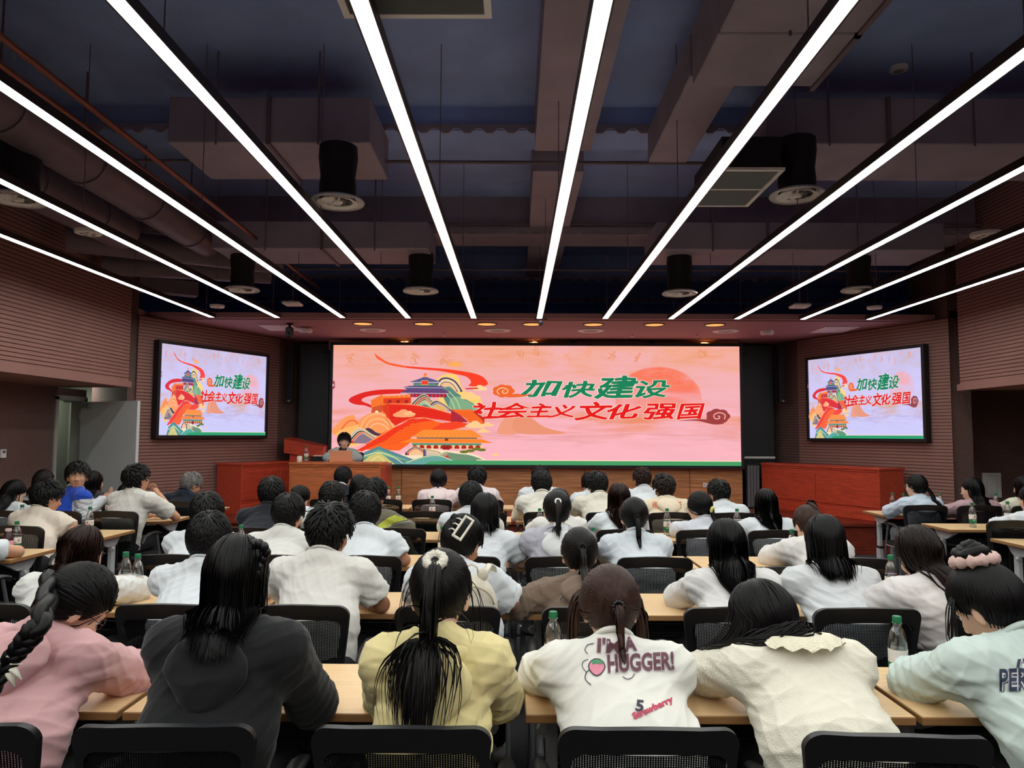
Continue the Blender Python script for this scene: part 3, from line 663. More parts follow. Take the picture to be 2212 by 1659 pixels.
def screen_bg(name, top, mid, low, sun, suncol, strength, peach, stain, bank):
    m = bpy.data.materials.new(name); m.use_nodes = True; nt = m.node_tree; nt.nodes.clear(); N = nt.nodes.new; L = nt.links.new
    out = N('ShaderNodeOutputMaterial'); e = N('ShaderNodeEmission'); L(e.outputs[0], out.inputs[0]); e.inputs[1].default_value = strength
    uv = N('ShaderNodeUVMap'); uv.uv_map = 'UVMap'; sep = N('ShaderNodeSeparateXYZ'); L(uv.outputs[0], sep.inputs[0])
    mp = N('ShaderNodeMapping'); mp.inputs['Scale'].default_value = (5,3.2,1); L(uv.outputs[0], mp.inputs[0])
    n1 = N('ShaderNodeTexNoise'); n1.inputs['Scale'].default_value = 1.3; n1.inputs['Detail'].default_value = 7; n1.inputs['Roughness'].default_value = .55; n1.inputs['Distortion'].default_value = .6; L(mp.outputs[0], n1.inputs['Vector'])
    cr = N('ShaderNodeValToRGB'); els = cr.color_ramp.elements
    els[0].position = 0; els[0].color = srgb(*low); els[1].position = 1; els[1].color = srgb(*top)
    e2 = els.new(.34); e2.color = srgb(*low); e3 = els.new(.52); e3.color = srgb(*mid)
    L(sep.outputs[1], cr.inputs[0])
    cr2 = N('ShaderNodeValToRGB'); cr2.color_ramp.elements[0].position = .42; cr2.color_ramp.elements[1].position = .66
    L(n1.outputs[0], cr2.inputs[0])
    def mix(a, b, fac, fv=None):
        x = N('ShaderNodeMix'); x.data_type = 'RGBA'
        if isinstance(a, tuple): x.inputs[6].default_value = a
        else: L(a, x.inputs[6])
        if isinstance(b, tuple): x.inputs[7].default_value = b
        else: L(b, x.inputs[7])
        if fv is not None: x.inputs[0].default_value = fv
        else: L(fac, x.inputs[0])
        return x.outputs[2]
    def mth(op, a, b=None, c=False):
        x = N('ShaderNodeMath'); x.operation = op; x.use_clamp = c
        for i, s in enumerate((a, b)):
            if s is None: continue
            if isinstance(s, (int, float)): x.inputs[i].default_value = s
            else: L(s, x.inputs[i])
        return x.outputs[0]
    # sun disc, upper part solid, fading downwards
    du = mth('DIVIDE', mth('SUBTRACT', sep.outputs[0], sun[0]), sun[2]); dv = mth('DIVIDE', mth('SUBTRACT', sep.outputs[1], sun[1]), sun[3])
    r = mth('SQRT', mth('ADD', mth('MULTIPLY', du, du), mth('MULTIPLY', dv, dv)))
    disc = mth('MULTIPLY', mth('SUBTRACT', 1.0, r, True), 22.0, True)
    fade = mth('MULTIPLY', mth('ADD', dv, .75), .9, True)
    col = mix(cr.outputs[0], srgb(*suncol), mth('MULTIPLY', disc, fade, True))
    # warm mist bands through the middle
    mp3 = N('ShaderNodeMapping'); mp3.inputs['Scale'].default_value = (4,9,1); L(uv.outputs[0], mp3.inputs[0])
    n3 = N('ShaderNodeTexNoise'); n3.inputs['Scale'].default_value = 1.2; n3.inputs['Detail'].default_value = 6; L(mp3.outputs[0], n3.inputs['Vector'])
    dist = mth('ABSOLUTE', mth('SUBTRACT', sep.outputs[1], .38)); band = mth('MULTIPLY', mth('SUBTRACT', .2, dist, True), 5.5, True)
    cr3 = N('ShaderNodeValToRGB'); cr3.color_ramp.elements[0].position = .4; cr3.color_ramp.elements[1].position = .6; L(n3.outputs[0], cr3.inputs[0])
    col = mix(col, srgb(*peach), mth('MULTIPLY', mth('MULTIPLY', band, cr3.outputs[0]), .9, True))
    # stained old-paper patches over the upper part
    n4 = N('ShaderNodeTexNoise'); n4.inputs['Scale'].default_value = 2.1; n4.inputs['Detail'].default_value = 8; n4.inputs['Roughness'].default_value = .65; L(mp3.outputs[0], n4.inputs['Vector'])
    cr4 = N('ShaderNodeValToRGB'); cr4.color_ramp.elements[0].position = .46; cr4.color_ramp.elements[1].position = .62; L(n4.outputs[0], cr4.inputs[0])
    up = mth('MULTIPLY', mth('SUBTRACT', sep.outputs[1], .45, True), 1.5, True)
    col = mix(col, srgb(*stain), mth('MULTIPLY', cr4.outputs[0], up, True))
    # drifting cloud banks in the lower middle
    dist2 = mth('ABSOLUTE', mth('SUBTRACT', sep.outputs[1], .24)); band2 = mth('MULTIPLY', mth('SUBTRACT', .15, dist2, True), 7.0, True)
    mp5 = N('ShaderNodeMapping'); mp5.inputs['Scale'].default_value = (6,22,1); L(uv.outputs[0], mp5.inputs[0])
    n5 = N('ShaderNodeTexNoise'); n5.inputs['Scale'].default_value = 1.0; n5.inputs['Detail'].default_value = 6; n5.inputs['Distortion'].default_value = 1.2; L(mp5.outputs[0], n5.inputs['Vector'])
    cr5 = N('ShaderNodeValToRGB'); cr5.color_ramp.elements[0].position = .45; cr5.color_ramp.elements[1].position = .6; L(n5.outputs[0], cr5.inputs[0])
    col = mix(col, srgb(*bank), mth('MULTIPLY', mth('MULTIPLY', band2, cr5.outputs[0]), .55, True))
    # soft clouds
    col = mix(col, srgb(*mid), mth('MULTIPLY', cr2.outputs[0], .75, True))
    L(col, e.inputs[0]); return m

def art_material(name, strength, grade):
    m = bpy.data.materials.new(name); m.use_nodes = True; nt = m.node_tree; nt.nodes.clear(); N = nt.nodes.new; L = nt.links.new
    out = N('ShaderNodeOutputMaterial'); e = N('ShaderNodeEmission'); a = N('ShaderNodeAttribute'); a.attribute_name = 'paint'
    x = N('ShaderNodeMix'); x.data_type = 'RGBA'; x.inputs[0].default_value = grade[1]; x.inputs[7].default_value = srgb(*grade[0])
    L(a.outputs['Color'], x.inputs[6]); L(x.outputs[2], e.inputs[0]); e.inputs[1].default_value = strength; L(e.outputs[0], out.inputs[0])
    return m

def display(name, loc, rz, W, H, bg, strength, grade, frame_w, frame_d, label, cat):
    """a lit display; local x to the right seen from the room, z up, facing local -y; origin at lower left corner of the picture"""
    t = empty(name, loc, label, cat, None, rz)
    fw = frame_w
    fr = G().box(-fw,W+fw,0.0,frame_d,-fw,0).box(-fw,W+fw,0.0,frame_d,H,H+fw).box(-fw,0,0.0,frame_d,0,H).box(W,W+fw,0,frame_d,0,H).box(0,W,.03,frame_d,0,H)
    obj('bezel', fr, M_BLACK, t)
    me = bpy.data.meshes.new('picture'); me.from_pydata([(0,.02,0),(W,.02,0),(W,.02,H),(0,.02,H)], [], [(0,1,2,3)])
    uv = me.uv_layers.new(name='UVMap')
    for i, c in enumerate(((0,0),(1,0),(1,1),(0,1))): uv.data[i].uv = c
    obj('picture', me, bg, t)
    vs = []; fs = []; cols = []
    for i, (c, P) in enumerate(ART):
        y = .0196-i*.000016; o = len(vs); cc = srgb(*c)
        P = [(min(max(px, AX0), AX0+AW), min(max(py, AY0), AY0+AH)) for px, py in P]
        vs += [((px-AX0)/AW*W, y, (1-(py-AY0)/AH)*H) for px, py in P]; f = tuple(range(o, o+len(P))); fs.append(f); cols.append((cc, len(f)))
    me = bpy.data.meshes.new('illustration'); me.from_pydata(vs, [], fs)
    ca = me.color_attributes.new('paint', 'FLOAT_COLOR', 'CORNER')
    ca.data.foreach_set('color', np.concatenate([np.tile(np.array(c, np.float32), n) for c, n in cols]))
    obj('illustration', me, art_material(name+'_ink', strength, grade), t)
    for ch, (cx, cy), w, h, kind in LET:
        lay = ((.012, (255,240,225), .009), (.012, (18,132,92) if kind=='g' else (232,26,30), .007))
        for j, (off, c, yy) in enumerate(lay):
            V, F = text2d(ch, 1.0, off, .18)
            vx = [v[0] for v in V]; vy = [v[1] for v in V]
            if j == 0: mx, my = (min(vx)+max(vx))/2, (min(vy)+max(vy))/2; sx, sy = w/.95, h/.95
            P = []
            for v in V:
                X = v[0]-mx; Y = v[1]-my
                X += .03*math.sin(Y*7); Y += .05*X*1.0+.02*math.sin(X*8)     # brush-like lilt
                P.append(((cx+X*sx-AX0)/AW*W, yy, (1-(cy-Y*sy-AY0)/AH)*H))
            g = G(); rad = .034 if j == 0 else .015
            for k in range(8 if j == 0 else 5):
                a_ = 2*PI*k/(8 if j == 0 else 5); g.add([(q[0]+rad*math.cos(a_)*sx/AW*W, q[1]-.00002*k, q[2]+rad*math.sin(a_)*sy/AH*H) for q in P], F)
            key = name+('_g' if kind=='g' else '_r')+str(j)
            if key not in MATS:
                gc = tuple(int(a*(1-grade[1])+b*grade[1]) for a, b in zip(c, grade[0])); emat(key, gc, strength)
            obj('character', g, MATS[key], t)
    return t
# big screen
a = at(714.5, 1003, 12.2); b = at(1602, 1006, 12.2); c_ = at(714.5, 745.5, 12.2)
bgm = screen_bg('screen_pink', (244,172,146), (246,180,190), (255,184,194), (.885-.085,.56,.108,.27), (252,120,92), SCREEN_POWER, (236,142,96), (240,160,120), (222,140,132))
big = display('led_screen', (a.x, 12.2, (a.z+b.z)/2), 0, b.x-a.x, c_.z-a.z, bgm, SCREEN_POWER, ((255,120,60),.06), .05, .12, 'wide lit screen on the front wall with red and green Chinese lettering', 'screen')
bgl = screen_bg('screen_lilac', (202,190,226), (212,206,252), (208,206,252), (.84,.56,.10,.2), (244,176,190), SCREEN_POWER, (220,170,146), (214,184,190), (176,156,200))
def side(name, p_a, p_b, zt, zb, label):
    d = Vector(p_b)-Vector(p_a); rz = math.atan2(d.y, d.x)
    return display(name, (p_a[0], p_a[1], zb), rz, d.length, zt-zb, bgl, SCREEN_POWER, ((200,205,255),.04), .045, .1, label, 'screen')
def on_line(px, p0, p1, off):
    """where the sight line of column px meets the wall line p0-p1, set off towards the room"""
    d = Vector(p1)-Vector(p0); n = Vector((d.y, -d.x)).normalized(); n = n if n.y < 0 else -n
    q = Vector(p0)+n*off; r = at(px, 940, 10.0).xy
    # q + d t = r s
    M = Matrix(((d.x, -r.x), (d.y, -r.y))); t = (M.inverted() @ Vector((-q.x, -q.y)))[0]
    return q+d*t
la, lb = on_line(343, (-5.1,9.9), (-3.96,12.3), .12), on_line(573, (-5.1,9.9), (-3.96,12.3), .12)
zt, zb = at(345,741,la.y).z, at(341,940,la.y).z
side('wall_display', la, lb, zt, zb, 'slanted lit wall display left of the stage showing the lilac slide')
ra, rb = on_line(1747.5, (4.68,12.3), (5.8,9.9), .12), on_line(1994.5, (4.68,12.3), (5.8,9.9), .12)
side('wall_display', ra, rb, at(1993,750,rb.y).z, at(1998,948,rb.y).z, 'slanted lit wall display right of the stage showing the lilac slide')
# ---------------------------------------------------------------- tables and chairs
M_TOP = mat('beech_laminate', (230,194,146), .34, vary=(7,.07,(.5,9,1)), spec=.4)
M_EDGE = mat('beech_edge_band', (150,108,66), .5)
M_LEGW = mat('pale_grey_steel', (190,192,194), .4, metal=.2)
M_DARKP = mat('black_plastic', (20,20,22), .45)
M_SHELF = mat('dark_grey_steel', (52,52,56), .5, metal=.2)
TABLE = None
def make_table():
    t = empty('folding_table', (0,0,0), 'x', 'table', 'beech folding tables')
    W, D = .594, .495
    g = G().bbox(-W, W, 0, D, .724, .75, .003)
    me = g.mesh('tabletop'); me.materials.append(M_TOP); me.materials.append(M_EDGE)
    for p in me.polygons: p.material_index = 0 if p.normal.z > .9 else 1
    o = bpy.data.objects.new('tabletop', me); link(o, t)
    leg = G().bbox(-.02,.02,.26,.32,.36,.66,.006).bbox(-.024,.024,.25,.33,.06,.37,.006)
    lm = leg.mesh('leg'); lm.materials.append(M_LEGW)
    knob = G().lathe([(.018,-.012),(.022,-.008),(.022,.008),(.018,.012)], n=6); km = knob.mesh('knob'); km.materials.append(M_LEGW)
    collar = G().bbox(-.028,.028,.245,.335,.355,.38,.004).mesh('collar'); collar.materials.append(M_DARKP)
    foot = G().bbox(-.024,.024,.02,.48,.075,.105,.01).mesh('foot'); foot.materials.append(M_LEGW)
    br = G().add([(-.012,.03,.722),(.012,.03,.722),(.012,.42,.722),(-.012,.42,.722),(-.012,.2,.64),(.012,.2,.64),(.012,.34,.64),(-.012,.34,.64)],
                 [(0,1,2,3),(7,6,5,4),(0,4,5,1),(1,5,6,2),(2,6,7,3),(3,7,4,0)]).mesh('bracket'); br.materials.append(M_LEGW)
    cw = G().lathe([(.008,-.014),(.03,-.012),(.034,-.006),(.034,.006),(.03,.012),(.008,.014)], n=14)
    cw.v = [(z, x, y+.036) for x, y, z in cw.v]; cw.box(-.018,.018,-.012,.012,.04,.08)
    cm = cw.mesh('caster'); cm.materials.append(M_DARKP)
    for s in (-1, 1):
        l = bpy.data.objects.new('leg', lm); link(l, t); l.location = (s*.5,0,0)
        for n_, m_ in (('collar', collar), ('foot', foot), ('bracket', br)):
            c = bpy.data.objects.new(n_, m_); link(c, l)
        k = bpy.data.objects.new('knob', km); link(k, l); k.location = (s*.03,.24,.62); k.rotation_euler = (PI/2,0,0)
        for y in (.05,.45):
            c = bpy.data.objects.new('caster', cm); link(c, l); c.location = (0,y,0)
    obj('crossbeam', G().bbox(-.48,.48,.27,.31,.6,.64,.005), M_SHELF, t)
    for i in range(5): obj('shelf_bar', G().bbox(-.48,.48,.17+.05*i,.185+.05*i,.575-.0*i,.585,.002), M_SHELF, t)
    obj('modesty_panel', G().bbox(-.47,.47,.44,.452,.42,.66,.003), M_DARKP, t)
    return t
def tables():
    out = {}
    proto = make_table(); first = True
    def put(x, near, label):
        nonlocal first
        if first: proto.location = (x, near, 0); proto['label'] = label; first = False; return proto
        return dup(proto, (x, near, 0), 0, label)
    rn = ['nearest row','second row','third row','fourth row','fifth row','front row below the stage']
    cn = ['outer left','left of the gap','right of the gap','outer right']
    for r, near in enumerate(NEAR):
        for c in range(4):
            x = (-1.81, -.604, .604, 1.81)[c]
            put(x+.012*(1 if c>1 else -1)+GAPX[r], near, 'beech-topped table, centre block, %s, %s' % (rn[r], cn[c]))
    for r, near in enumerate(LNEAR):
        for c in range(2): put((-3.98, -5.19)[c]+LOFF[r], near, 'beech-topped table of the left block, %s, %s' % (['nearest the camera','second from the camera','third from the camera','furthest by the door'][r], ['beside the aisle','against the wall'][c]))
    for r, near in enumerate(RNEAR):
        for c in range(2): put((4.59, 5.8)[c], near, 'beech-topped table of the right block, %s row, %s' % (['nearest','middle','furthest'][r], ['beside the aisle','against the wall'][c]))
NEAR = [2.32, 3.58, 4.83, 6.09, 7.34, 8.60]
GAPX = [.01, .0, -.02, -.03, -.02, .0]
LNEAR = [5.02, 6.12, 7.22, 8.22]; LOFF = [.0, .02, .03, .05]
RNEAR = [5.84, 6.91, 8.15]

M_FRAME = mat('black_nylon_frame', (20,20,23), .38)
M_SEAT = mat('black_seat_fabric', (20,20,22), .9, bump=(500,.4,(1,1,1)))
M_TUBE = mat('silver_chair_tube', (150,152,156), .3, metal=.8)
def mesh_fabric():
    m = bpy.data.materials.new('black_net_fabric'); m.use_nodes = True; nt = m.node_tree; nt.nodes.clear(); N = nt.nodes.new; L = nt.links.new
    out = N('ShaderNodeOutputMaterial'); tr = N('ShaderNodeBsdfTransparent'); df = N('ShaderNodeBsdfDiffuse'); df.inputs[0].default_value = srgb(20,20,22)
    mx = N('ShaderNodeMixShader'); L(tr.outputs[0], mx.inputs[1]); L(df.outputs[0], mx.inputs[2]); L(mx.outputs[0], out.inputs[0])
    tc = N('ShaderNodeTexCoord'); sp = N('ShaderNodeSeparateXYZ'); L(tc.outputs['Object'], sp.inputs[0])
    r = []
    for k, sc in ((0, 2*PI/.0062), (2, 2*PI/.0045)):
        a = N('ShaderNodeMath'); a.operation = 'MULTIPLY'; a.inputs[1].default_value = sc; L(sp.outputs[k], a.inputs[0])
        b = N('ShaderNodeMath'); b.operation = 'SINE'; L(a.outputs[0], b.inputs[0])
        c = N('ShaderNodeMath'); c.operation = 'GREATER_THAN'; c.inputs[1].default_value = (.5, .4)[k//2]; L(b.outputs[0], c.inputs[0]); r.append(c)
    h = N('ShaderNodeMath'); h.operation = 'MULTIPLY'; L(r[0].outputs[0], h.inputs[0]); L(r[1].outputs[0], h.inputs[1])
    inv = N('ShaderNodeMath'); inv.operation = 'SUBTRACT'; inv.inputs[0].default_value = 1; L(h.outputs[0], inv.inputs[1]); L(inv.outputs[0], mx.inputs[0])
    return m
M_NET = mesh_fabric()
def rr(wt, wb, z0, z1, r, n=7):
    """rounded quad outline, wider at the top (x, z)"""
    P = []
    for cx, cz, a0 in ((wt/2-r, z1-r, 0), (-wt/2+r, z1-r, 90), (-wb/2+r, z0+r, 180), (wb/2-r, z0+r, 270)):
        for i in range(n+1):
            a = math.radians(a0+90*i/n); P.append((cx+r*math.cos(a), cz+r*math.sin(a)))
    # subdivide the long runs
    out = []
    for i, p in enumerate(P):
        q = P[(i+1)%len(P)]; out.append(p); d = math.hypot(q[0]-p[0], q[1]-p[1])
        if d > .06:
            for k in range(1, 6): out.append((p[0]+(q[0]-p[0])*k/6, p[1]+(q[1]-p[1])*k/6))
    return out
def backy(x, z): return -.222 - .045*(1-(x/.22)**2) - (z-.55)*.10 + .02*math.sin((z-.5)*7)
def make_chair():
    t = empty('mesh_back_chair', (0,0,0), 'x', 'chair', 'black mesh-backed chairs')
    outer = rr(.44,.37,.50,.90,.045); inner = [(x*.86 if z < .82 else x*.86, .50+.055+(z-.50)/(.40)*(.40-.055-.062)) for x, z in outer]
    n = len(outer); vs = []
    for loop in (outer, inner):
        for off in (.012, -.012):
            vs += [(x, backy(x,z)+off, z + (.006*math.cos(x*14) if z > .8 else 0)) for x, z in loop]
    fs = []
    for i in range(n):
        j = (i+1)%n
        fs += [(i, j, 2*n+j, 2*n+i), (n+j, n+i, 3*n+i, 3*n+j), (j, i, n+i, n+j), (2*n+i, 2*n+j, 3*n+j, 3*n+i)]
    fr = G().add(vs, fs)
    obj('back_frame', fr, M_FRAME, t, sm=45)
    g = G(); rings = [[(x*s, .5*(.555+.838)+(z-.5*(.555+.838))*s) for x, z in inner] for s in (1.0,.66,.33)]
    vs = [(x, backy(x,z)-.004, z) for ring in rings for x, z in ring]; c = len(vs); vs.append((0, backy(0,.69)-.004, .6965))
    fs = [(k*n+i, k*n+(i+1)%n, (k+1)*n+(i+1)%n, (k+1)*n+i) for k in range(2) for i in range(n)]+[(2*n+i, 2*n+(i+1)%n, c) for i in range(n)]
    obj('back_mesh', g.add(vs, fs), M_NET, t)
    obj('seat', G().bbox(-.235,.235,-.20,.24,.425,.475,.02), M_SEAT, t, sm=50)
    obj('back_spine', G().bbox(-.15,.15,-.245,-.215,.44,.52,.012).bbox(-.03,.03,-.28,-.25,.3,.56,.01), M_FRAME, t)
    arm = G(); P = [(0,-.23,.60),(0,-.18,.655),(0,-.08,.675),(0,.04,.672),(0,.12,.655)]
    arm.tube(P, [.014,.018,.024,.026,.018], 8, flat=.6); am = arm.mesh('armrest'); am.materials.append(M_DARKP); smooth(am, .8)
    lg = G().tube([(0,.05,.66),(0,.10,.5),(0,.145,.25),(0,.17,.04),(0,.12,.015),(0,-.2,.015),(0,-.24,.03),(0,-.2,.42)], .0125, 8).tube([(0,-.15,.44),(0,.1,.44)], .012, 8)
    lm = lg.mesh('leg'); lm.materials.append(M_TUBE); smooth(lm, .8)
    for s in (-1, 1):
        for nm, me in (('armrest', am), ('leg', lm)):
            o = bpy.data.objects.new(nm, me); link(o, t); o.location = (s*.255, 0, 0)
    obj('leg_crossbar', G().tube([(-.25,-.02,.44),(.25,-.02,.44)], .012, 8), M_TUBE, t)
    return t
CH = make_chair(); CH_used = False
def chair(x, near, label, pull=0.0, rz=0.0):
    global CH_used
    loc = (x, near-.21-pull, 0)
    if not CH_used:
        CH_used = True; CH.location = loc; CH.rotation_euler = (0,0,rz); CH['label'] = label; return CH
    return dup(CH, loc, rz, label)
tables()

# ---------------------------------------------------------------- water bottles
def glassy(name, col, rough=.03):
    m = bpy.data.materials.new(name); m.use_nodes = True; nt = m.node_tree; nt.nodes.clear(); N = nt.nodes.new; L = nt.links.new
    out = N('ShaderNodeOutputMaterial'); tr = N('ShaderNodeBsdfTransparent'); tr.inputs[0].default_value = (*col, 1)
    gl = N('ShaderNodeBsdfGlossy'); gl.inputs['Roughness'].default_value = rough; fr = N('ShaderNodeLayerWeight'); fr.inputs[0].default_value = .35
    mx = N('ShaderNodeMixShader'); mu = N('ShaderNodeMath'); mu.operation = 'MULTIPLY_ADD'; mu.inputs[1].default_value = .75; mu.inputs[2].default_value = .10
    L(fr.outputs['Facing'], mu.inputs[0]); L(mu.outputs[0], mx.inputs[0]); L(tr.outputs[0], mx.inputs[1]); L(gl.outputs[0], mx.inputs[2]); L(mx.outputs[0], out.inputs[0])
    return m
M_PET = glassy('clear_bottle_plastic', (.9,.93,.93)); M_WATER = glassy('bottled_water', (.86,.9,.9), .02)
M_CAP = mat('green_cap', (24,112,72), .4); M_LABW = mat('label_white', (228,220,212), .45); M_LABG = mat('label_green', (22,112,66), .45)
M_LRED = mat('label_red_ink', (206,44,52), .5); M_LDG = mat('label_dark_green_ink', (18,66,50), .5); M_LWH = mat('label_white_ink', (220,235,225), .5)
def curved(V, F, r, ang, z, mi=None):
    """wrap flat lettering onto a cylinder of radius r, centred at angle ang"""
    return [(r*math.cos(ang+v[0]/r), r*math.sin(ang+v[0]/r), z+v[1]) for v in V], F
def make_bottle(detail=True):
    t = empty('water_bottle', (0,0,0), 'x', 'bottle', 'clear water bottles with green caps')
    R_ = .031
    prof = [(.001,.004),(.02,.002),(.029,.0),(R_,.006),(R_,.012),(.029,.016),(R_,.02),(R_,.028),(.0302,.03),(R_*.985,.045),(R_*.985,.118),(.0305,.122)]
    for i in range(9):
        a = i/8; prof.append((.0305*math.cos(a*1.05)+.0*a, .125+.075*math.sin(a*1.15)))
    prof += [(.0135,.2),(.0135,.206),(.017,.207),(.017,.209),(.013,.21),(.013,.225)]
    obj('bottle_body', G().lathe(prof, n=24, cap=False), M_PET, t, sm=40)
    obj('water', G().lathe([(.001,.006),(.028,.006),(.0285,.04),(.0285,.122),(.028,.135),(.001,.1352)], n=18, cap=False), M_WATER, t, sm=40)
    cap = G().lathe([(.0145,.209),(.0152,.211),(.0152,.228),(.0135,.2315),(.001,.232)], n=24, cap=False)
    obj('cap', cap, M_CAP, t, sm=50)
    lb = obj('label', G().lathe([(.0315,.078),(.0315,.122)], n=24, cap=False).lathe([(.0316,.044),(.0316,.078)], n=24, mi=1, cap=False), [M_LABW, M_LABG], t, sm=True)
    for s, size, z, m_, a in (('农夫山泉', .0115, .086, M_LRED, -PI/2), ('饮用纯净水', .0075, .066, M_LWH, -PI/2)):
        V, F = text2d(s, size, size*.025); v2, f2 = curved(V, F, .0322, a, z)
        obj('printed_lettering', G().add(v2, f2), m_, lb)
    V = [(-.007,0),(.007,0),(0,.016)]; v2, f2 = curved(V, [(0,1,2)], .0322, -PI/2, .098); V = [(-.005,0),(.005,0),(0,-.006)]; v3, f3 = curved(V, [(0,2,1)], .0322, -PI/2, .0965)
    obj('printed_peak', G().add(v2, f2).add(v3, f3), M_LDG, lb)
    V = []; F = []
    for k in range(7): V += [(.016+.002*k,.09),(.0168+.002*k,.09),(.0168+.002*k,.108),(.016+.002*k,.108)]; F.append((4*k,4*k+1,4*k+2,4*k+3))
    v2, f2 = curved([(x, z-.0) for x, z in V], F, .0322, -PI/2+.35, 0); obj('printed_bars', G().add(v2, f2), M_LDG, lb)
    return t
BT = make_bottle(); BT_used = False
def bottle(px, ptop, Y, label, rz=0.0, z0=.75):
    global BT_used
    x = at(px, ptop, Y).x; loc = (x, Y, z0)
    if not BT_used: BT_used = True; BT.location = loc; BT.rotation_euler = (0,0,rz); BT['label'] = label; return BT
    return dup(BT, loc, rz, label)
BOTTLES = [
 (1195,1310,2.66,'green-capped water bottle on the nearest table, left of the lettered white sweatshirt',-.55),
 (1937,1320,2.62,'clear green-capped water bottle on the nearest table, right of the cream knit vest',.75),
 (272,1195,3.92,'left one of the two water bottles side by side on the second-row table at left',-.2),
 (298,1196,3.86,'right one of the two water bottles side by side on the second-row table at left',-.4),
 (956,1143,5.1,'water bottle left of the girl with the white hair claw',.2),
 (934,1075,7.6,'water bottle before the empty chair behind the pale pink hooded person',0),
 (861,1054,8.95,'water bottle standing alone on the front table, right of the olive shirt boy',0),
 (839,1058,8.9,'water bottle close to the ear of the olive shirt boy',0),
 (1166,1102,6.35,'water bottle left of the ponytail girl in the grey and white hoodie',0),
 (1281,1146,5.05,'water bottle peeping over the shoulder of the brown hoodie, third row',0),
 (1441,1105,6.4,'water bottle right of the white denim jacket ponytail girl',0),
 (1592,1107,6.4,'water bottle behind the long-haired girl at the right of the third row',0),
 (1710,1138,5.0,'water bottle beside the yellow tissue pack at the right end of the third row',0),
 (521,1141,5.1,'water bottle mostly hidden behind the black-hooded girl',0),
 (1924,1204,3.95,'water bottle between the two long-haired people at the right of the second row',0),
 (236,1058,7.6,'water bottle on the left table before the open door leaf',0),
 (195,1097,6.3,'water bottle before the varsity jacket boy on the left table',0),
 (37,1126,5.25,'water bottle beside the pink drink at the left edge',0),
 (48,1096,6.45,'water bottle half hidden by the beige shirt boy',0),
 (1952,1069,8.2,'water bottle on the right block table, right of the pale blue hoodie',0),
 (1928,1066,8.3,'water bottle left of the pale blue hoodie on the right block',0),
 (2031,1068,8.35,'water bottle between the pale blue and the mauve hoodie',0),
 (2100,1090,7.1,'water bottle in front of the mauve hoodie chair on the right block',0),
 (2151,1070,8.3,'water bottle under the wall vent at the right',0),
 (2176,1085,7.25,'water bottle near the right edge of the view, before the white hooded person',0),
 (992,1052,8.9,'water bottle right of the pale pink hooded person',0),
]
BT2 = None
for px, py, Y, lab, rz in BOTTLES: bottle(px, py, Y, lab, rz)
bottle(662, 972, 10.95, 'water bottle on the speaker desk beside the small jar', 0, 1.195)
c = at(653, 985, 10.95); t = empty('glass_jar', (c.x-.03, 10.92, 1.195), 'small jar with a gold lid on the speaker desk', 'jar')
obj('jar_body', G().lathe([(.001,.0),(.034,.0),(.038,.006),(.038,.075),(.03,.085)], n=18, cap=False), M_LABW, t, sm=40); obj('lid', G().lathe([(.032,.085),(.033,.1),(.001,.1)], n=18, cap=False), mat('gold_lid', (170,130,70), .4, metal=.5), t, sm=40)
x = at(18, 1150, 5.2).x; t = empty('drink_bottle', (x, 5.2, .75), 'dark drink bottle with a pink label and pale cap at the left edge', 'bottle')
obj('bottle_body', G().lathe([(.001,0),(.032,0),(.034,.006),(.034,.13),(.018,.165),(.017,.17)], n=20, cap=False), mat('dark_drink', (60,34,34), .15), t, sm=40)
obj('cap', G().lathe([(.019,.168),(.02,.185),(.001,.187)], n=18, cap=False), mat('pale_pink_cap', (225,200,200), .4), t, sm=40)
obj('label', G().lathe([(.0345,.02),(.0345,.105)], n=20, cap=False), mat('pink_label', (226,168,178), .5), t, sm=True)
V, F = text2d('>', .06, .004); v2, f2 = curved(V, F, .0352, -PI/2+.2, .065); obj('printed_mark', G().add(v2, f2), mat('magenta_ink', (200,40,110), .5), t)
# tissue pack and pen on the desks
c = at(1703, 1196, 4.95); t = empty('tissue_pack', (c.x, 4.95, .75), 'pale yellow tissue pack at the right end of the third row', 'tissue pack')
g = G().bbox(-.06,.06,-.04,.04,0,.10,.02); obj('pack_body', g, mat('yellow_wrap', (232,214,160), .6, bump=(30,.6,(1,1,1))), t, sm=60); obj('tissue', G().add([(-.04,-.01,.1),(.04,.01,.1),(.03,.0,.13),(-.03,.01,.125)],[(0,1,2,3)]), M_WHITEP, t)
c = at(1062, 1088, 8.75); t = empty('phone', (c.x, 8.75, .751), 'white phone lying on the front table near the middle gap', 'phone'); obj('phone_body', G().bbox(-.037,.037,-.07,.07,0,.009,.003), M_WHITEP, t); obj('phone_screen', G().box(-.033,.033,-.064,.064,.009,.0095), M_BLACK, t)
for px, py, Y, lab in ((1360,1085,8.85,'white sheet on the front table at right'),(372,1082,8.5,'white papers in front of the grey-haired man')):
    c = at(px, py, Y); o = obj('paper_sheet', G().box(-.105,.105,-.148,.148,0,.002), mat('paper', (235,235,232), .7), loc=(c.x, Y+.0, .7505)); tag(o, lab, 'paper')
# laptop before the speaker
c = at(737, 985, 10.85); t = empty('laptop', (c.x, 10.86, 1.195), 'open laptop with copper-coloured lid before the speaker', 'laptop')
M_COP = mat('copper_lid', (232,158,120), .4)
obj('laptop_base', G().bbox(-.165,.165,.0,.22,0,.014,.004), M_COP, t)
o = obj('laptop_lid', G().bbox(-.165,.165,-.006,.0,.0,.165,.003), M_COP, t, loc=(0,.0,.012)); o.rotation_euler = (math.radians(12),0,0)
obj('laptop_screen', G().box(-.155,.155,.0005,.0015,.01,.158), M_BLACK, o)
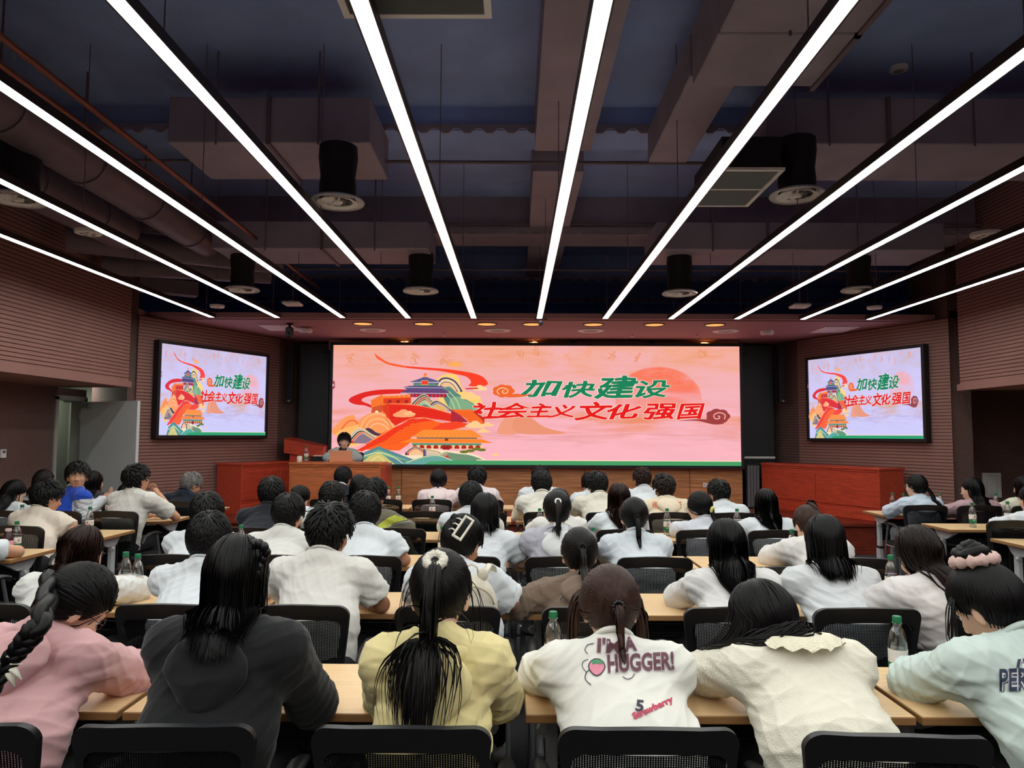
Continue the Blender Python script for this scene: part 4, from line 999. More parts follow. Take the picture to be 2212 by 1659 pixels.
# ---------------------------------------------------------------- people: distance fields -> one continuous surface
f32 = np.float32
class Cap:
    def __init__(s, a, b, ra, rb, S=None, plane=None):
        s.a = np.array(a, float); s.b = np.array(b, float); s.ra = ra; s.rb = rb
        s.S = np.array(S if S is not None else (1,1,1), float); s.plane = plane
    def bounds(s):
        r = max(s.ra, s.rb)/s.S; return np.minimum(s.a, s.b)-r, np.maximum(s.a, s.b)+r
    def d(s, X, Y, Z):
        S = s.S; a = s.a*S; b = s.b*S; ab = b-a; l2 = max(ab@ab, 1e-9)
        px, py, pz = X*S[0]-a[0], Y*S[1]-a[1], Z*S[2]-a[2]
        t = np.clip((px*ab[0]+py*ab[1]+pz*ab[2])/l2, 0, 1)
        d = np.sqrt((px-t*ab[0])**2+(py-t*ab[1])**2+(pz-t*ab[2])**2)-(s.ra+(s.rb-s.ra)*t)
        if s.plane is not None:
            n, c = s.plane; d = np.maximum(d, X*n[0]+Y*n[1]+Z*n[2]-c)
        return d
class Ell:
    def __init__(s, c, r, R=None): s.c = np.array(c, float); s.r = np.array(r, float); s.R = np.eye(3) if R is None else R
    def bounds(s): m = np.abs(s.R)@s.r; return s.c-m, s.c+m
    def d(s, X, Y, Z):
        x, y, z = X-s.c[0], Y-s.c[1], Z-s.c[2]; R = s.R; r = s.r
        q = [(x*R[0,i]+y*R[1,i]+z*R[2,i])/r[i] for i in range(3)]
        k0 = np.sqrt(q[0]**2+q[1]**2+q[2]**2); k1 = np.sqrt((q[0]/r[0])**2+(q[1]/r[1])**2+(q[2]/r[2])**2)+1e-6
        return k0*(k0-1)/k1
class Field:
    def __init__(s, prims, h, pad=.03):
        lo = np.min([p.bounds()[0] for p in prims], 0)-pad-2*h; hi = np.max([p.bounds()[1] for p in prims], 0)+pad+2*h
        s.lo = lo; s.h = h; n = np.ceil((hi-lo)/h).astype(int)+2
        s.ax = [(lo[i]+h*np.arange(n[i])).astype(f32) for i in range(3)]; s.F = np.full(n, .2, f32)
    def blk(s, p, pad):
        lo, hi = p.bounds(); i0 = np.clip(((lo-pad-s.lo)/s.h).astype(int), 0, None); i1 = np.minimum(((hi+pad-s.lo)/s.h).astype(int)+2, s.F.shape)
        sl = tuple(slice(a, b) for a, b in zip(i0, i1))
        return sl, s.ax[0][sl[0]][:,None,None], s.ax[1][sl[1]][None,:,None], s.ax[2][sl[2]][None,None,:]
    def add(s, p, k=.02):
        sl, X, Y, Z = s.blk(p, k*1.2+2*s.h)
        if 0 in s.F[sl].shape: return
        d = p.d(X, Y, Z).astype(f32); F = s.F[sl]
        h = np.clip(.5+.5*(F-d)/k, 0, 1); s.F[sl] = F*(1-h)+d*h-k*h*(1-h)
    def cut(s, p):
        sl, X, Y, Z = s.blk(p, 3*s.h); s.F[sl] = np.maximum(s.F[sl], -p.d(X, Y, Z).astype(f32))
    def cutplane(s, n, c):
        X, Y, Z = s.ax[0][:,None,None], s.ax[1][None,:,None], s.ax[2][None,None,:]
        s.F = np.maximum(s.F, (X*n[0]+Y*n[1]+Z*n[2]-c).astype(f32))
    def nets(s):
        F = s.F; F[0]=F[-1]=.2; F[:,0]=F[:,-1]=.2; F[:,:,0]=F[:,:,-1]=.2
        I = F < 0; n = np.array(F.shape)-1
        cnt = np.zeros(n, np.int8)
        for i in (0,1):
            for j in (0,1):
                for k in (0,1): cnt += I[i:n[0]+i, j:n[1]+j, k:n[2]+k]
        act = (cnt > 0) & (cnt < 8); ci = np.argwhere(act); idx = np.full(n, -1, np.int64); idx[act] = np.arange(len(ci))
        acc = np.zeros((len(ci), 3)); num = np.zeros(len(ci))
        C = [(i,j,k) for i in (0,1) for j in (0,1) for k in (0,1)]; val = {c: F[ci[:,0]+c[0], ci[:,1]+c[1], ci[:,2]+c[2]] for c in C}
        for a in C:
            for ax in range(3):
                if a[ax] == 0:
                    b = list(a); b[ax] = 1; b = tuple(b); va, vb = val[a], val[b]; m = (va < 0) != (vb < 0)
                    t = np.where(m, va/np.where(m, va-vb, 1), 0); p = np.array(a, float)[None,:].repeat(len(ci), 0); p[:,ax] += t
                    acc[m] += p[m]; num[m] += 1
        V = (ci+acc/num[:,None])*s.h+s.lo; Q = []
        for ax in range(3):
            u, w = [(1,2),(2,0),(0,1)][ax]
            A = np.moveaxis(I, ax, 0)
            sl = [slice(None)]*3; sl[ax] = slice(0, n[ax]); s2 = [slice(None)]*3; s2[ax] = slice(1, n[ax]+1)
            a_, b_ = I[tuple(sl)], I[tuple(s2)]; e = np.argwhere(a_ != b_)
            e = e[(e[:,u] > 0) & (e[:,w] > 0) & (e[:,u] < n[u]) & (e[:,w] < n[w])]
            sgn = a_[e[:,0], e[:,1], e[:,2]]
            def cell(du, dw):
                q = e.copy(); q[:,u] -= du; q[:,w] -= dw; return idx[q[:,0], q[:,1], q[:,2]]
            q = np.stack([cell(1,1), cell(0,1), cell(0,0), cell(1,0)], 1); q[~sgn] = q[~sgn][:,::-1]; Q.append(q)
        return V, np.concatenate(Q)
def np_mesh(name, V, Q, extra=None):
    """mesh from arrays; extra = [(V, F)] lists of plain geometry appended"""
    me = bpy.data.meshes.new(name); V = np.asarray(V, f32)
    me.vertices.add(len(V)); me.vertices.foreach_set('co', V.ravel())
    k = Q.shape[1]; me.loops.add(Q.size); me.loops.foreach_set('vertex_index', Q.ravel().astype(np.int32))
    me.polygons.add(len(Q)); me.polygons.foreach_set('loop_start', np.arange(0, Q.size, k, dtype=np.int32))
    me.polygons.foreach_set('use_smooth', np.ones(len(Q), bool))
    me.update(calc_edges=True)
    return me
def sdf(prims, P):
    d = np.full(len(P), 1.0)
    for p in prims: d = np.minimum(d, p.d(P[:,0], P[:,1], P[:,2]))
    return d
def push(prims, P, m):
    """push points outside the body by margin m"""
    e = .004
    for _ in range(2):
        d = sdf(prims, P); b = d < m
        if not b.any(): return P
        q = P[b]; g = np.stack([sdf(prims, q+np.eye(3)[i]*e)-d[b] for i in range(3)], 1); g /= np.linalg.norm(g, axis=1, keepdims=True)+1e-9
        P[b] = q+g*((m if np.isscalar(m) else m[b])-d[b])[:,None]
    return P
def rot(yaw, pitch, roll):
    return np.array((Matrix.Rotation(math.radians(yaw),3,'Z') @ Matrix.Rotation(math.radians(pitch),3,'X') @ Matrix.Rotation(math.radians(roll),3,'Y')))
def nrm(v): return v/(np.linalg.norm(v, axis=-1, keepdims=True)+1e-9)

CR = np.array((.078,.097,.100)); CC = np.array((0,-.014,.018))   # skull
def head_prims(H, R, s, fem):
    W = lambda *p: H+R@(np.array(p)*s)
    j = .9 if fem else 1.0
    return [(Ell(W(*CC), CR*s, R), .02), (Ell(W(0,.03,-.04), np.array((.062*j,.062,.072))*s, R), .025), (Ell(W(0,.04,-.085), np.array((.040*j,.045,.034))*s, R), .02),
            (Cap(W(0,.086,.0), W(0,.109,-.038), .007*s, .0115*s), .012), (Ell(W(.014,.098,-.042), np.array((.008,.01,.007))*s, R), .006), (Ell(W(-.014,.098,-.042), np.array((.008,.01,.007))*s, R), .006),
            (Ell(W(.036,.066,-.03), np.array((.024,.022,.02))*s, R), .02), (Ell(W(-.036,.066,-.03), np.array((.024,.022,.02))*s, R), .02),
            (Cap(W(-.035,.074,.02), W(.035,.074,.02), .012*s, .012*s), .015), (Cap(W(-.014,.088,-.066), W(.014,.088,-.066), .008*s, .008*s), .01),
            (Ell(W(.077,-.008,-.02), np.array((.010,.019,.032))*s, R@rot(-20,0,0)), .006), (Ell(W(-.077,-.008,-.02), np.array((.010,.019,.032))*s, R@rot(20,0,0)), .006)]
def hand_geo(wr, fwd, side, up, s=1.0, curl=.5, left=True):
    """palm, four unequal bent fingers and a thumb, in one piece of geometry"""
    wr = Vector(wr); f = Vector(fwd).normalized(); u = Vector(up); u = (u-f*u.dot(f)).normalized(); r = f.cross(u); k = 1 if left else -1
    g = G(); P = lambda a, b, c: wr+f*a*s+r*b*s*k+u*c*s
    g.tube([P(-.02,0,0), P(.0,0,0), P(.03,0,.002), P(.07,0,.0), P(.088,0,-.002)], [.02*s,.023*s,.034*s,.038*s,.03*s], 10, flat=.42)
    for b, L in ((-.028,.066),(-.0095,.075),(.0095,.07),(.027,.054)):
        p0 = P(.08,b,0); a = 0; pts = [p0]; d = f
        for i, l in enumerate((.45,.32,.23)):
            a += curl*(.5+.3*i); d = f*math.cos(a)-u*math.sin(a); pts.append(pts[-1]+d*L*l*s)
        g.tube(pts, [.0088*s,.0082*s,.0075*s,.0055*s], 6)
    pts = [P(.02,-.028,-.004), P(.045,-.05,-.008), P(.068,-.058,-.014), P(.088,-.056,-.02)]
    g.tube(pts, [.012*s,.0105*s,.0095*s,.0065*s], 6)
    return g

def ribbons(P, W, taper=.35):
    """P (N,T,3) strand points -> V-shaped ribbons facing outwards"""
    N, T, _ = P.shape; c = P.mean((0,1)); D = np.gradient(P, axis=1); D = nrm(D)
    out = nrm(P-c-(D*((P-c)*D).sum(-1, keepdims=True))); sd = nrm(np.cross(D, out))
    t = np.linspace(0, 1, T)[None,:,None]; w = W*(np.where(t < .1, .55+4.5*t, 1.0))*(1-(1-taper*.4)*np.clip((t-.55)/.45, 0, 1)**1.6)
    V = np.stack([P-sd*w-out*w*.35, P+out*w*.4, P+sd*w-out*w*.35], 2).reshape(-1, 3)
    i = np.arange(N)[:,None]; j = np.arange(T-1)[None,:]; b = (i*T+j)*3; n = b+3; Q = []
    for k in (0,1): Q.append(np.stack([b+k, b+k+1, n+k+1, n+k], -1).reshape(-1,4))
    return V, np.concatenate(Q)
def fib(n):
    i = np.arange(n)+.5; z = 1-2*i/n; a = PI*(1+5**.5)*i; r = np.sqrt(1-z*z); return np.stack([r*np.cos(a), r*np.sin(a), z], 1)
def roots(n, male=False, front=.02):
    d = fib(int(n*2.1)); q = CC+d*CR
    k = (.75*q[:,1]-.66*q[:,2] < front) & (q[:,2] > (-.085 if not male else -.07))
    ear = (np.abs(q[:,0]) > .06) & (np.abs(q[:,1]+.008) < .024) & (q[:,2] < .012)
    return d[k & ~ear]
def skull_pt(d, off): return CC+d*(CR+np.asarray(off)[...,None] if np.ndim(off) else CR+off)
def slerp(a, b, t):
    w = np.arccos(np.clip((a*b).sum(-1), -1, 1))[:,None]; return nrm((np.sin((1-t)*w)*a+np.sin(t*w)*b)/(np.sin(w)+1e-6))

def fall(P0, V0, length, T, prims, H, R, s, rg, marg=.012, iner=.78, curlw=.0, guard=True):
    N = len(P0); P = np.zeros((N, T, 3)); P[:,0] = P0; v = V0.copy(); m = marg+rg.random(N)*.022; L = np.asarray(length)/(T-1)
    ph = rg.random(N)*6.28
    for i in range(1, T):
        v = nrm(iner*v+(1-iner)*np.array((0,0,-1.0))+rg.normal(0,.03,(N,3))+curlw*np.stack([np.sin(i*.9+ph), .5*np.cos(i*.9+ph), 0*ph], 1))
        q = P[:,i-1]+v*(L[:,None] if np.ndim(L) else L)
        if not guard:
            q[:,0] += (q[:,0].mean()-q[:,0])*.02
        q0 = q.copy(); q = push(prims, q, m)
        if not guard: hit = np.abs(q-q0).max(1) > 1e-4; q[hit,1] -= .007; q[hit,0] += (q[:,0].mean()-q[hit,0])*.055
        dd = nrm(q-P[:,i-1]); q = push(prims, P[:,i-1]+dd*(L[:,None] if np.ndim(L) else L), m)
        if guard:   # keep hair off the face
            l = (q-H)@R/s; bad = (l[:,1] > .035) & (np.abs(l[:,0]) < .07) & (l[:,2] < .06) & (l[:,2] > -.16)
            l[bad,0] += np.where(l[bad,0] >= 0, 1, -1)*.012; l[bad,1] -= .012; q[bad] = (l[bad]*s)@R.T+H
        v = nrm(q-P[:,i-1]); P[:,i] = q
    return P
def drape(rd, flow, zend, T, prims, H, R, s, thick, rg, o):
    """strands that hug the skull, then hang and rest on the shoulders; ends near height zend"""
    N = len(rd); S_ = 34; st = o.get('step', .0165); off = thick*(.75+.55*rg.random(N)); d = rd.copy(); v = flow.copy(); P = np.zeros((N, S_, 3)); gl = R.T@np.array((0,0,-1.0))
    l0 = CC+d*(CR+off[:,None]); P[:,0] = (l0*s)@R.T+H; free = np.zeros(N, bool); vw = v@R.T; m = off*s; back = np.array((0,-o.get('back', .03),0))
    side = o.get('sweep', 0.0); ph = rg.random(N)*6.28; cw = o.get('curl', .0); zc = H[2]+zend+rg.normal(0, o.get('ragged', .012), N)
    for i in range(1, S_):
        gt = gl-d*(d@gl)[:,None]; v = nrm(.72*v+.28*nrm(gt+np.array((0,-.25,0)))+rg.normal(0,.02,(N,3))); v = nrm(v-d*((v*d).sum(1)[:,None]))
        dn = nrm(d+v*(st/.092)); q = ((CC+dn*(CR+off[:,None]))*s)@R.T+H
        vw = np.where(free[:,None], vw, nrm(q-P[:,i-1]+1e-6)); vf = nrm(.68*vw+.32*np.array((0,0,-1.0))+back*.5+rg.normal(0,.02,(N,3))+np.array((side,0,0))*.3+cw*np.stack([np.sin(i*.8+ph), np.cos(i*.8+ph)*.5, 0*ph], 1))
        ax = np.stack([np.full(N, H[0]), np.full(N, H[1]-.02), P[:,i-1,2]], 1)-P[:,i-1]; ax[:,2] = 0; qf = P[:,i-1]+vf*st+ax*o.get('gather', .0)
        q0 = qf.copy(); qf = push(prims, qf, m); hit = np.abs(qf-q0).max(1) > 1e-4; qf[hit,1] -= .006 if o.get('back', 0) >= 0 else -.002; qf[hit,0] += (H[0]+side*.1-qf[hit,0])*.06; dd = nrm(qf-P[:,i-1]+1e-6*np.array((0,-1,-1.0))); qf = push(prims, P[:,i-1]+dd*st, m)
        l = (qf-H)@R/s; bad = free & (l[:,1] > .03) & (np.abs(l[:,0]) < .075) & (l[:,2] < .05) & (l[:,2] > -.15)
        l[bad,1] -= .004; qf[bad] = (l[bad]*s)@R.T+H
        q = np.where(free[:,None], qf, q); done = P[:,i-1,2] < zc
        q[done] = P[:,i-1][done]; vw = nrm(q-P[:,i-1]+1e-7*np.array((0,0,-1.0))); P[:,i] = q; d = np.where(free[:,None], d, dn); free |= (d@gl > .02) & (rg.random(N) < .7) | (d@gl > .2)
    out = np.zeros((N, T, 3))
    for j in range(N):
        p = P[j]; sl = np.concatenate([[0], np.cumsum(np.linalg.norm(np.diff(p, axis=0), axis=1))]); t = np.linspace(0, max(sl[-1], 1e-4), T)
        for k in range(3): out[j,:,k] = np.interp(t, sl+np.arange(S_)*1e-9, p[:,k])
    return out
def hair_for(style, H, R, s, body, n, T, w, rg, o):
    """returns list of (V,Q) for the hair surface; style words: short, long, bob, tail, bun, braid"""
    out = []; toW = lambda l: (l*s)@R.T+H
    thick = o.get('thick', .014 if style != 'short' else .017)
    # scalp cap
    cap = Field([Ell(toW(CC), (CR+thick)*s, R)], o['h'])
    cap.add(Ell(toW(CC), (CR+thick*.72)*s, R), .001)
    nn = R@np.array((0,.75,-.66)); cap.cutplane(nn, nn@H+.021*s)
    n2 = R@np.array((0,.12,-1.0)); cap.cutplane(n2, n2@H+(.095 if style != 'short' else .082)*s)
    for sx in (-1,1): cap.cut(Ell(toW(np.array((sx*.09,.004,-.022))), np.array((.022,.024,.034))*s, R))
    out.append(cap.nets())
    rd = roots(n, style == 'short', .024); N = len(rd)
    if style == 'short':
        Wh = nrm(np.array((o.get('whx', .1),-.5,.86))); t = nrm(rd-Wh*(rd@Wh)[:,None]+1e-4); t = nrm(t-rd*((t*rd).sum(1)[:,None]))*-1
        t = -nrm(Wh-rd*(rd@Wh)[:,None]); Ln = o.get('len', .055)*(.7+.5*rg.random(N)); mess = o.get('mess', .25)
        top = np.clip(rd[:,2]*1.3, 0, 1); Ln = Ln*(.55+.45*top)*np.where(rd[:,1] > .25, o.get('front', .55), 1.0); t = nrm(t+rg.normal(0, mess, (N,3)))
        P = np.zeros((N, 6, 3)); lift = o.get('lift', .012)*(.4+.6*rg.random(N))*(.35+.65*top)
        for k in range(6):
            a = k/5; dk = nrm(rd+t*(Ln*a/.09)[:,None]); P[:,k] = CC+dk*(CR+(.008+.009*math.sin(a*PI*.8)+lift*a*a+thick*.45)[:,None])
        fr = (P[:,-1,1] > .055) & (P[:,-1,2] < .02)
        if o.get('fringe'): pass
        out.append(ribbons(toW(P.reshape(-1,3)).reshape(P.shape), w*1.15, .6)); return out
    gl = nrm(R.T@np.array((0,0,-1.0)))
    if style in ('long', 'bob'):
        part = nrm(np.array((o.get('part', .12), .25, 1.0)))
        vt = -nrm(part-rd*(rd@part)[:,None]); vt[:,1] -= .55*np.clip(rd[:,1]+.3, 0, 1); vt = nrm(vt-rd*((vt*rd).sum(1)[:,None]))
        prims = [Ell(toW(CC), CR*s, R)]+body
        kf = rd[:,1] < .22; rd = rd[kf]; vt = vt[kf]
        P = drape(rd, vt, o['z'], T, prims, H, R, s, thick, rg, o)
        out.append(ribbons(P, w)); return out
    td = nrm(np.array(o.get('tie', (0,-1,0))))
    Tn = 7; P = np.zeros((N, Tn, 3)); wave = rg.random(N)*.004
    for k in range(Tn):
        a = (k/(Tn-1))**.9; dk = slerp(rd, np.repeat(td[None], N, 0), a*.97); P[:,k] = CC+dk*(CR+thick*.85+(wave+.004*math.sin(a*PI))[:,None])
    out.append(ribbons(toW(P.reshape(-1,3)).reshape(P.shape), w, 1.0))
    tp = CC+td*(CR+thick+.006); TP = toW(tp)
    prims = [Ell(toW(CC), (CR+thick*.6)*s, R)]+body
    if style == 'tail':
        M = int(n*o.get('dens', .38)); jit = rg.normal(0, 1, (M,3)); jit = nrm(jit)*(rg.random((M,1))**.5)*o.get('trad', .016)
        P0 = TP+jit; v0 = nrm((R@td)[None]*o.get('kick', .4)+jit*o.get('fan', .3)+np.array(o.get('dir', (0,-.1,-.6)))[None]+rg.normal(0,.05,(M,3)))
        L = o['len']*(.72+.36*rg.random(M))
        out.append(ribbons(fall(P0, v0, L, T, prims, H, R, s, rg, .004, o.get('iner', .7), o.get('curl', 0), False), w*1.05))
    if style == 'bun':
        g = G(); r = o.get('brad', .034); c = Vector(TP)+Vector(R@td)*r*.5; A = Vector(R@nrm(np.cross(td, (1,0,.01)))); B = Vector(R@td).cross(A); D = Vector(R@td)
        for q in range(3):
            pts = [c+(A*math.cos(a)+B*math.sin(a))*r*(.95-.3*q)+D*(.012*q+.006*math.sin(3*a)) for a in np.linspace(0, 2*PI*.97, 22)]
            g.tube(pts, [r*(.5-.07*q)*(1+.16*math.sin(i*1.3+q)) for i in range(22)], 9)
        g.ball(c+D*.02, r*.6, 10, 8); out.append(('G', g))
    if style == 'braid':
        path = [Vector(TP)]+[Vector(p) for p in o['path']]; C_ = cat_curve([tuple(p) for p in path], 8, False); g = G(); n_ = len(C_)
        for st in range(3):
            pts = []; rs = []
            for i, p in enumerate(C_):
                a = i*.62+st*2*PI/3; d = Vector(C_[min(i+1,n_-1)])-Vector(C_[max(i-1,0)]); d.normalize(); sx = d.cross(Vector((0,1,.2))).normalized(); sy = d.cross(sx)
                f = 1-.55*i/n_; pts.append(Vector(p)+sx*math.cos(a)*.024*f+sy*math.sin(2*a)*.011*f+Vector((0,-.012,0))); rs.append(.0205*f)
            g.tube(pts, rs, 8)
        out.append(('G', g))
    if o.get('dtail'):   # a few longer strands hanging down the middle of the back
        pass
    if o.get('locks'):   # loose side locks
        for sx in (-1,1):
            M = o['locks']; d0 = nrm(np.stack([sx*(.85+rg.random(M)*.2), .35+.3*rg.random(M), .2+.5*rg.random(M)], 1)); P0 = toW(CC+d0*(CR+thick*.6))
            v0 = np.repeat((R@np.array((sx*.5,.1,-1.0)))[None], M, 0)
            out.append(ribbons(fall(P0, v0, .24*(.8+.3*rg.random(M)), 12, prims, H, R, s, rg, .004, .6, 0, False), w*.8))
    return out
def join(parts):
    Vs = []; Qs = []; o = 0; extra = []
    for p in parts:
        if p[0] is 'G' if isinstance(p[0], str) else False: extra.append(p[1]); continue
        Vs.append(p[0]); Qs.append(p[1]+o); o += len(p[0])
    V = np.concatenate(Vs); Q = np.concatenate(Qs)
    return V, Q, extra
def build_mesh(name, V, Q, extra, mats_):
    me = np_mesh(name, V, Q)
    if extra:
        import bmesh
        bm = bmesh.new(); bm.from_mesh(me)
        for g in extra:
            m2 = g.mesh('x'); m2.shade_smooth(); bm.from_mesh(m2); bpy.data.meshes.remove(m2)
        bm.to_mesh(me); bm.free()
    for m in mats_: me.materials.append(m)
    return me
def wrinkle(V, amp, seed, arms):
    """soft cloth folds; arms = [(shoulder, elbow)] radiate folds around the elbows"""
    r = np.random.default_rng(seed); d = np.zeros(len(V)); W = V+.03*np.sin(V[:,[1,2,0]]*17+r.random(3)*6)
    for k in range(4):
        n = nrm(r.normal(0,1,3)*np.array((1,.6,1.2))); f = 38+30*r.random(); d += (1-np.abs(np.sin(W@n*f+r.random()*6)))**2*.55-.2
    d *= .5
    for sh, el in arms:
        a = np.linalg.norm(V-el, axis=1); ax = nrm(el-sh); t = (V-el)@ax
        d += np.exp(-(a/.11)**2)*(.9*np.abs(np.sin(t*95+3*np.sin(W[:,0]*22)))-.3)
        m = sh+np.array((0,-.02,-.11)); a = np.linalg.norm(V-m, axis=1); q = nrm(np.array((-(el-sh)[0]*.7, 0, .8))); d += np.exp(-(a/.13)**2)*(np.abs(np.sin(((W-m)@q)*60))-.45)*.7
    return d*amp

M_SKIN = mat('warm_skin', (206,152,122), .5, spec=.35); M_SKIN2 = mat('tanned_skin', (176,122,94), .5, spec=.35); M_SKIN3 = mat('pale_skin', (222,178,152), .5, spec=.35)
for m_ in (M_SKIN, M_SKIN2, M_SKIN3):
    b_ = m_.node_tree.nodes['Principled BSDF']; b_.inputs['Subsurface Weight'].default_value = .08; b_.inputs['Subsurface Radius'].default_value = (.012,.005,.003)
def hairmat(name, c):
    m = mat(name, c, .42, vary=(70,.45,(1,1,.25)), spec=.22); m.node_tree.nodes['Principled BSDF'].inputs['Anisotropic'].default_value = .4; return m
HM = {'k': hairmat('black_hair', (13,11,12)), 'n': hairmat('soft_black_hair', (19,16,16)), 'd': hairmat('dark_brown_hair', (30,21,19)), 'b': hairmat('brown_hair', (56,36,30)), 'r': hairmat('reddish_brown_hair', (40,24,20)), 'g': hairmat('greying_hair', (110,106,104))}
def cloth(name, c, sc=9, st=.35, rough=.85, fine=None):
    m = mat(name, c, rough, bump=(sc, st, (1,1,1.3)), sheen=.15, spec=.25); return m
def knit(name, c):
    m = mat(name, c, .95, bump=(160,.7,(1,1,.35)), sheen=.3, spec=.1); return m
# shared eyes, brows, mouth
EYE = G().ball((0,0,0), .0125, 12, 8).ball((0,.0068,0), (.0066,.0066,.0066), 10, 6, 1).mesh('eye'); EYE.shade_smooth(); EYE.materials.append(mat('eye_white', (225,222,218), .3)); EYE.materials.append(mat('dark_iris', (24,16,14), .15))
BROW = G().tube([(-.017,-.002,-.002),(-.005,.003,.003),(.008,.002,.003),(.018,-.006,-.002)], [.0016,.0028,.0026,.0012], 6).mesh('eyebrow'); BROW.materials.append(HM['k'])
LIPS = G().tube([(-.021,-.006,.001),(-.01,.0,.0035),(0,.0025,.002),(.01,.0,.0035),(.021,-.006,.001)], [.001,.0036,.0034,.0036,.001], 6).tube([(-.017,-.005,-.002),(0,.002,-.0055),(.017,-.005,-.002)], [.001,.0045,.001], 6).mesh('mouth'); LIPS.shade_smooth(); LIPS.materials.append(mat('lips', (176,98,88), .45))
LID = G().tube([(-.0155,-.002,.001),(-.006,.0045,.0075),(.006,.0045,.0075),(.0155,-.002,.0005)], [.001,.002,.002,.001], 6).mesh('eyelid'); LID.materials.append(mat('lid_dark', (70,44,38), .5))
M_GLS = mat('glasses_metal', (150,140,120), .3, metal=.7); M_GLB = mat('glasses_black', (20,20,20), .3)
def glasses_geo():
    g = G()
    for sx in (-1,1):
        P = [(sx*.033+.021*math.cos(a), .098-.004*abs(math.cos(a)), -.001+.017*math.sin(a)) for a in np.linspace(0, 2*PI, 17)]
        g.tube(P, .0013, 5, caps=False); g.tube([(sx*.054,.094,.004),(sx*.074,.07,.004),(sx*.083,-.01,.0),(sx*.08,-.03,-.014)], .0013, 5)
    g.tube([(-.012,.098,.002),(.012,.098,.002)], .0013, 5); return g
GL = {}
for k, m_ in (('m', M_GLS), ('k', M_GLB)):
    GL[k] = glasses_geo().mesh('glasses'); GL[k].materials.append(m_)

# shared legs with trousers, and shoes (local to seat position, table edge at y=0)
def legs():
    pr = []
    for sx in (-1,1):
        pr += [(Cap((sx*.075,-.27,.545),(sx*.11,.10,.555),.088,.068), .04), (Cap((sx*.11,.10,.555),(sx*.115,.17,.12),.064,.045), .02)]
    pr.append((Cap((-.07,-.28,.56),(.07,-.28,.56),.1,.1), .05))
    F = Field([p for p, k in pr], .014)
    for p, k in pr: F.add(p, k)
    V, Q = F.nets(); return np_mesh('trousers', V, Q)
LEGS = legs()
LEGS.materials.append(mat('dark_trousers', (30,30,34), .9))
SHOES = G().tube([(0,.12,.045),(0,.17,.05),(0,.27,.04),(0,.36,.028)], [.036,.045,.046,.03], 10, flat=.85).mesh('shoe'); SHOES.shade_smooth(); SHOES.materials.append(mat('sneakers', (190,188,184), .6))
TRM = {'k': LEGS.materials[0], 'g': mat('grey_trousers', (120,122,128), .9), 'c': mat('cream_trousers', (196,186,164), .9)}

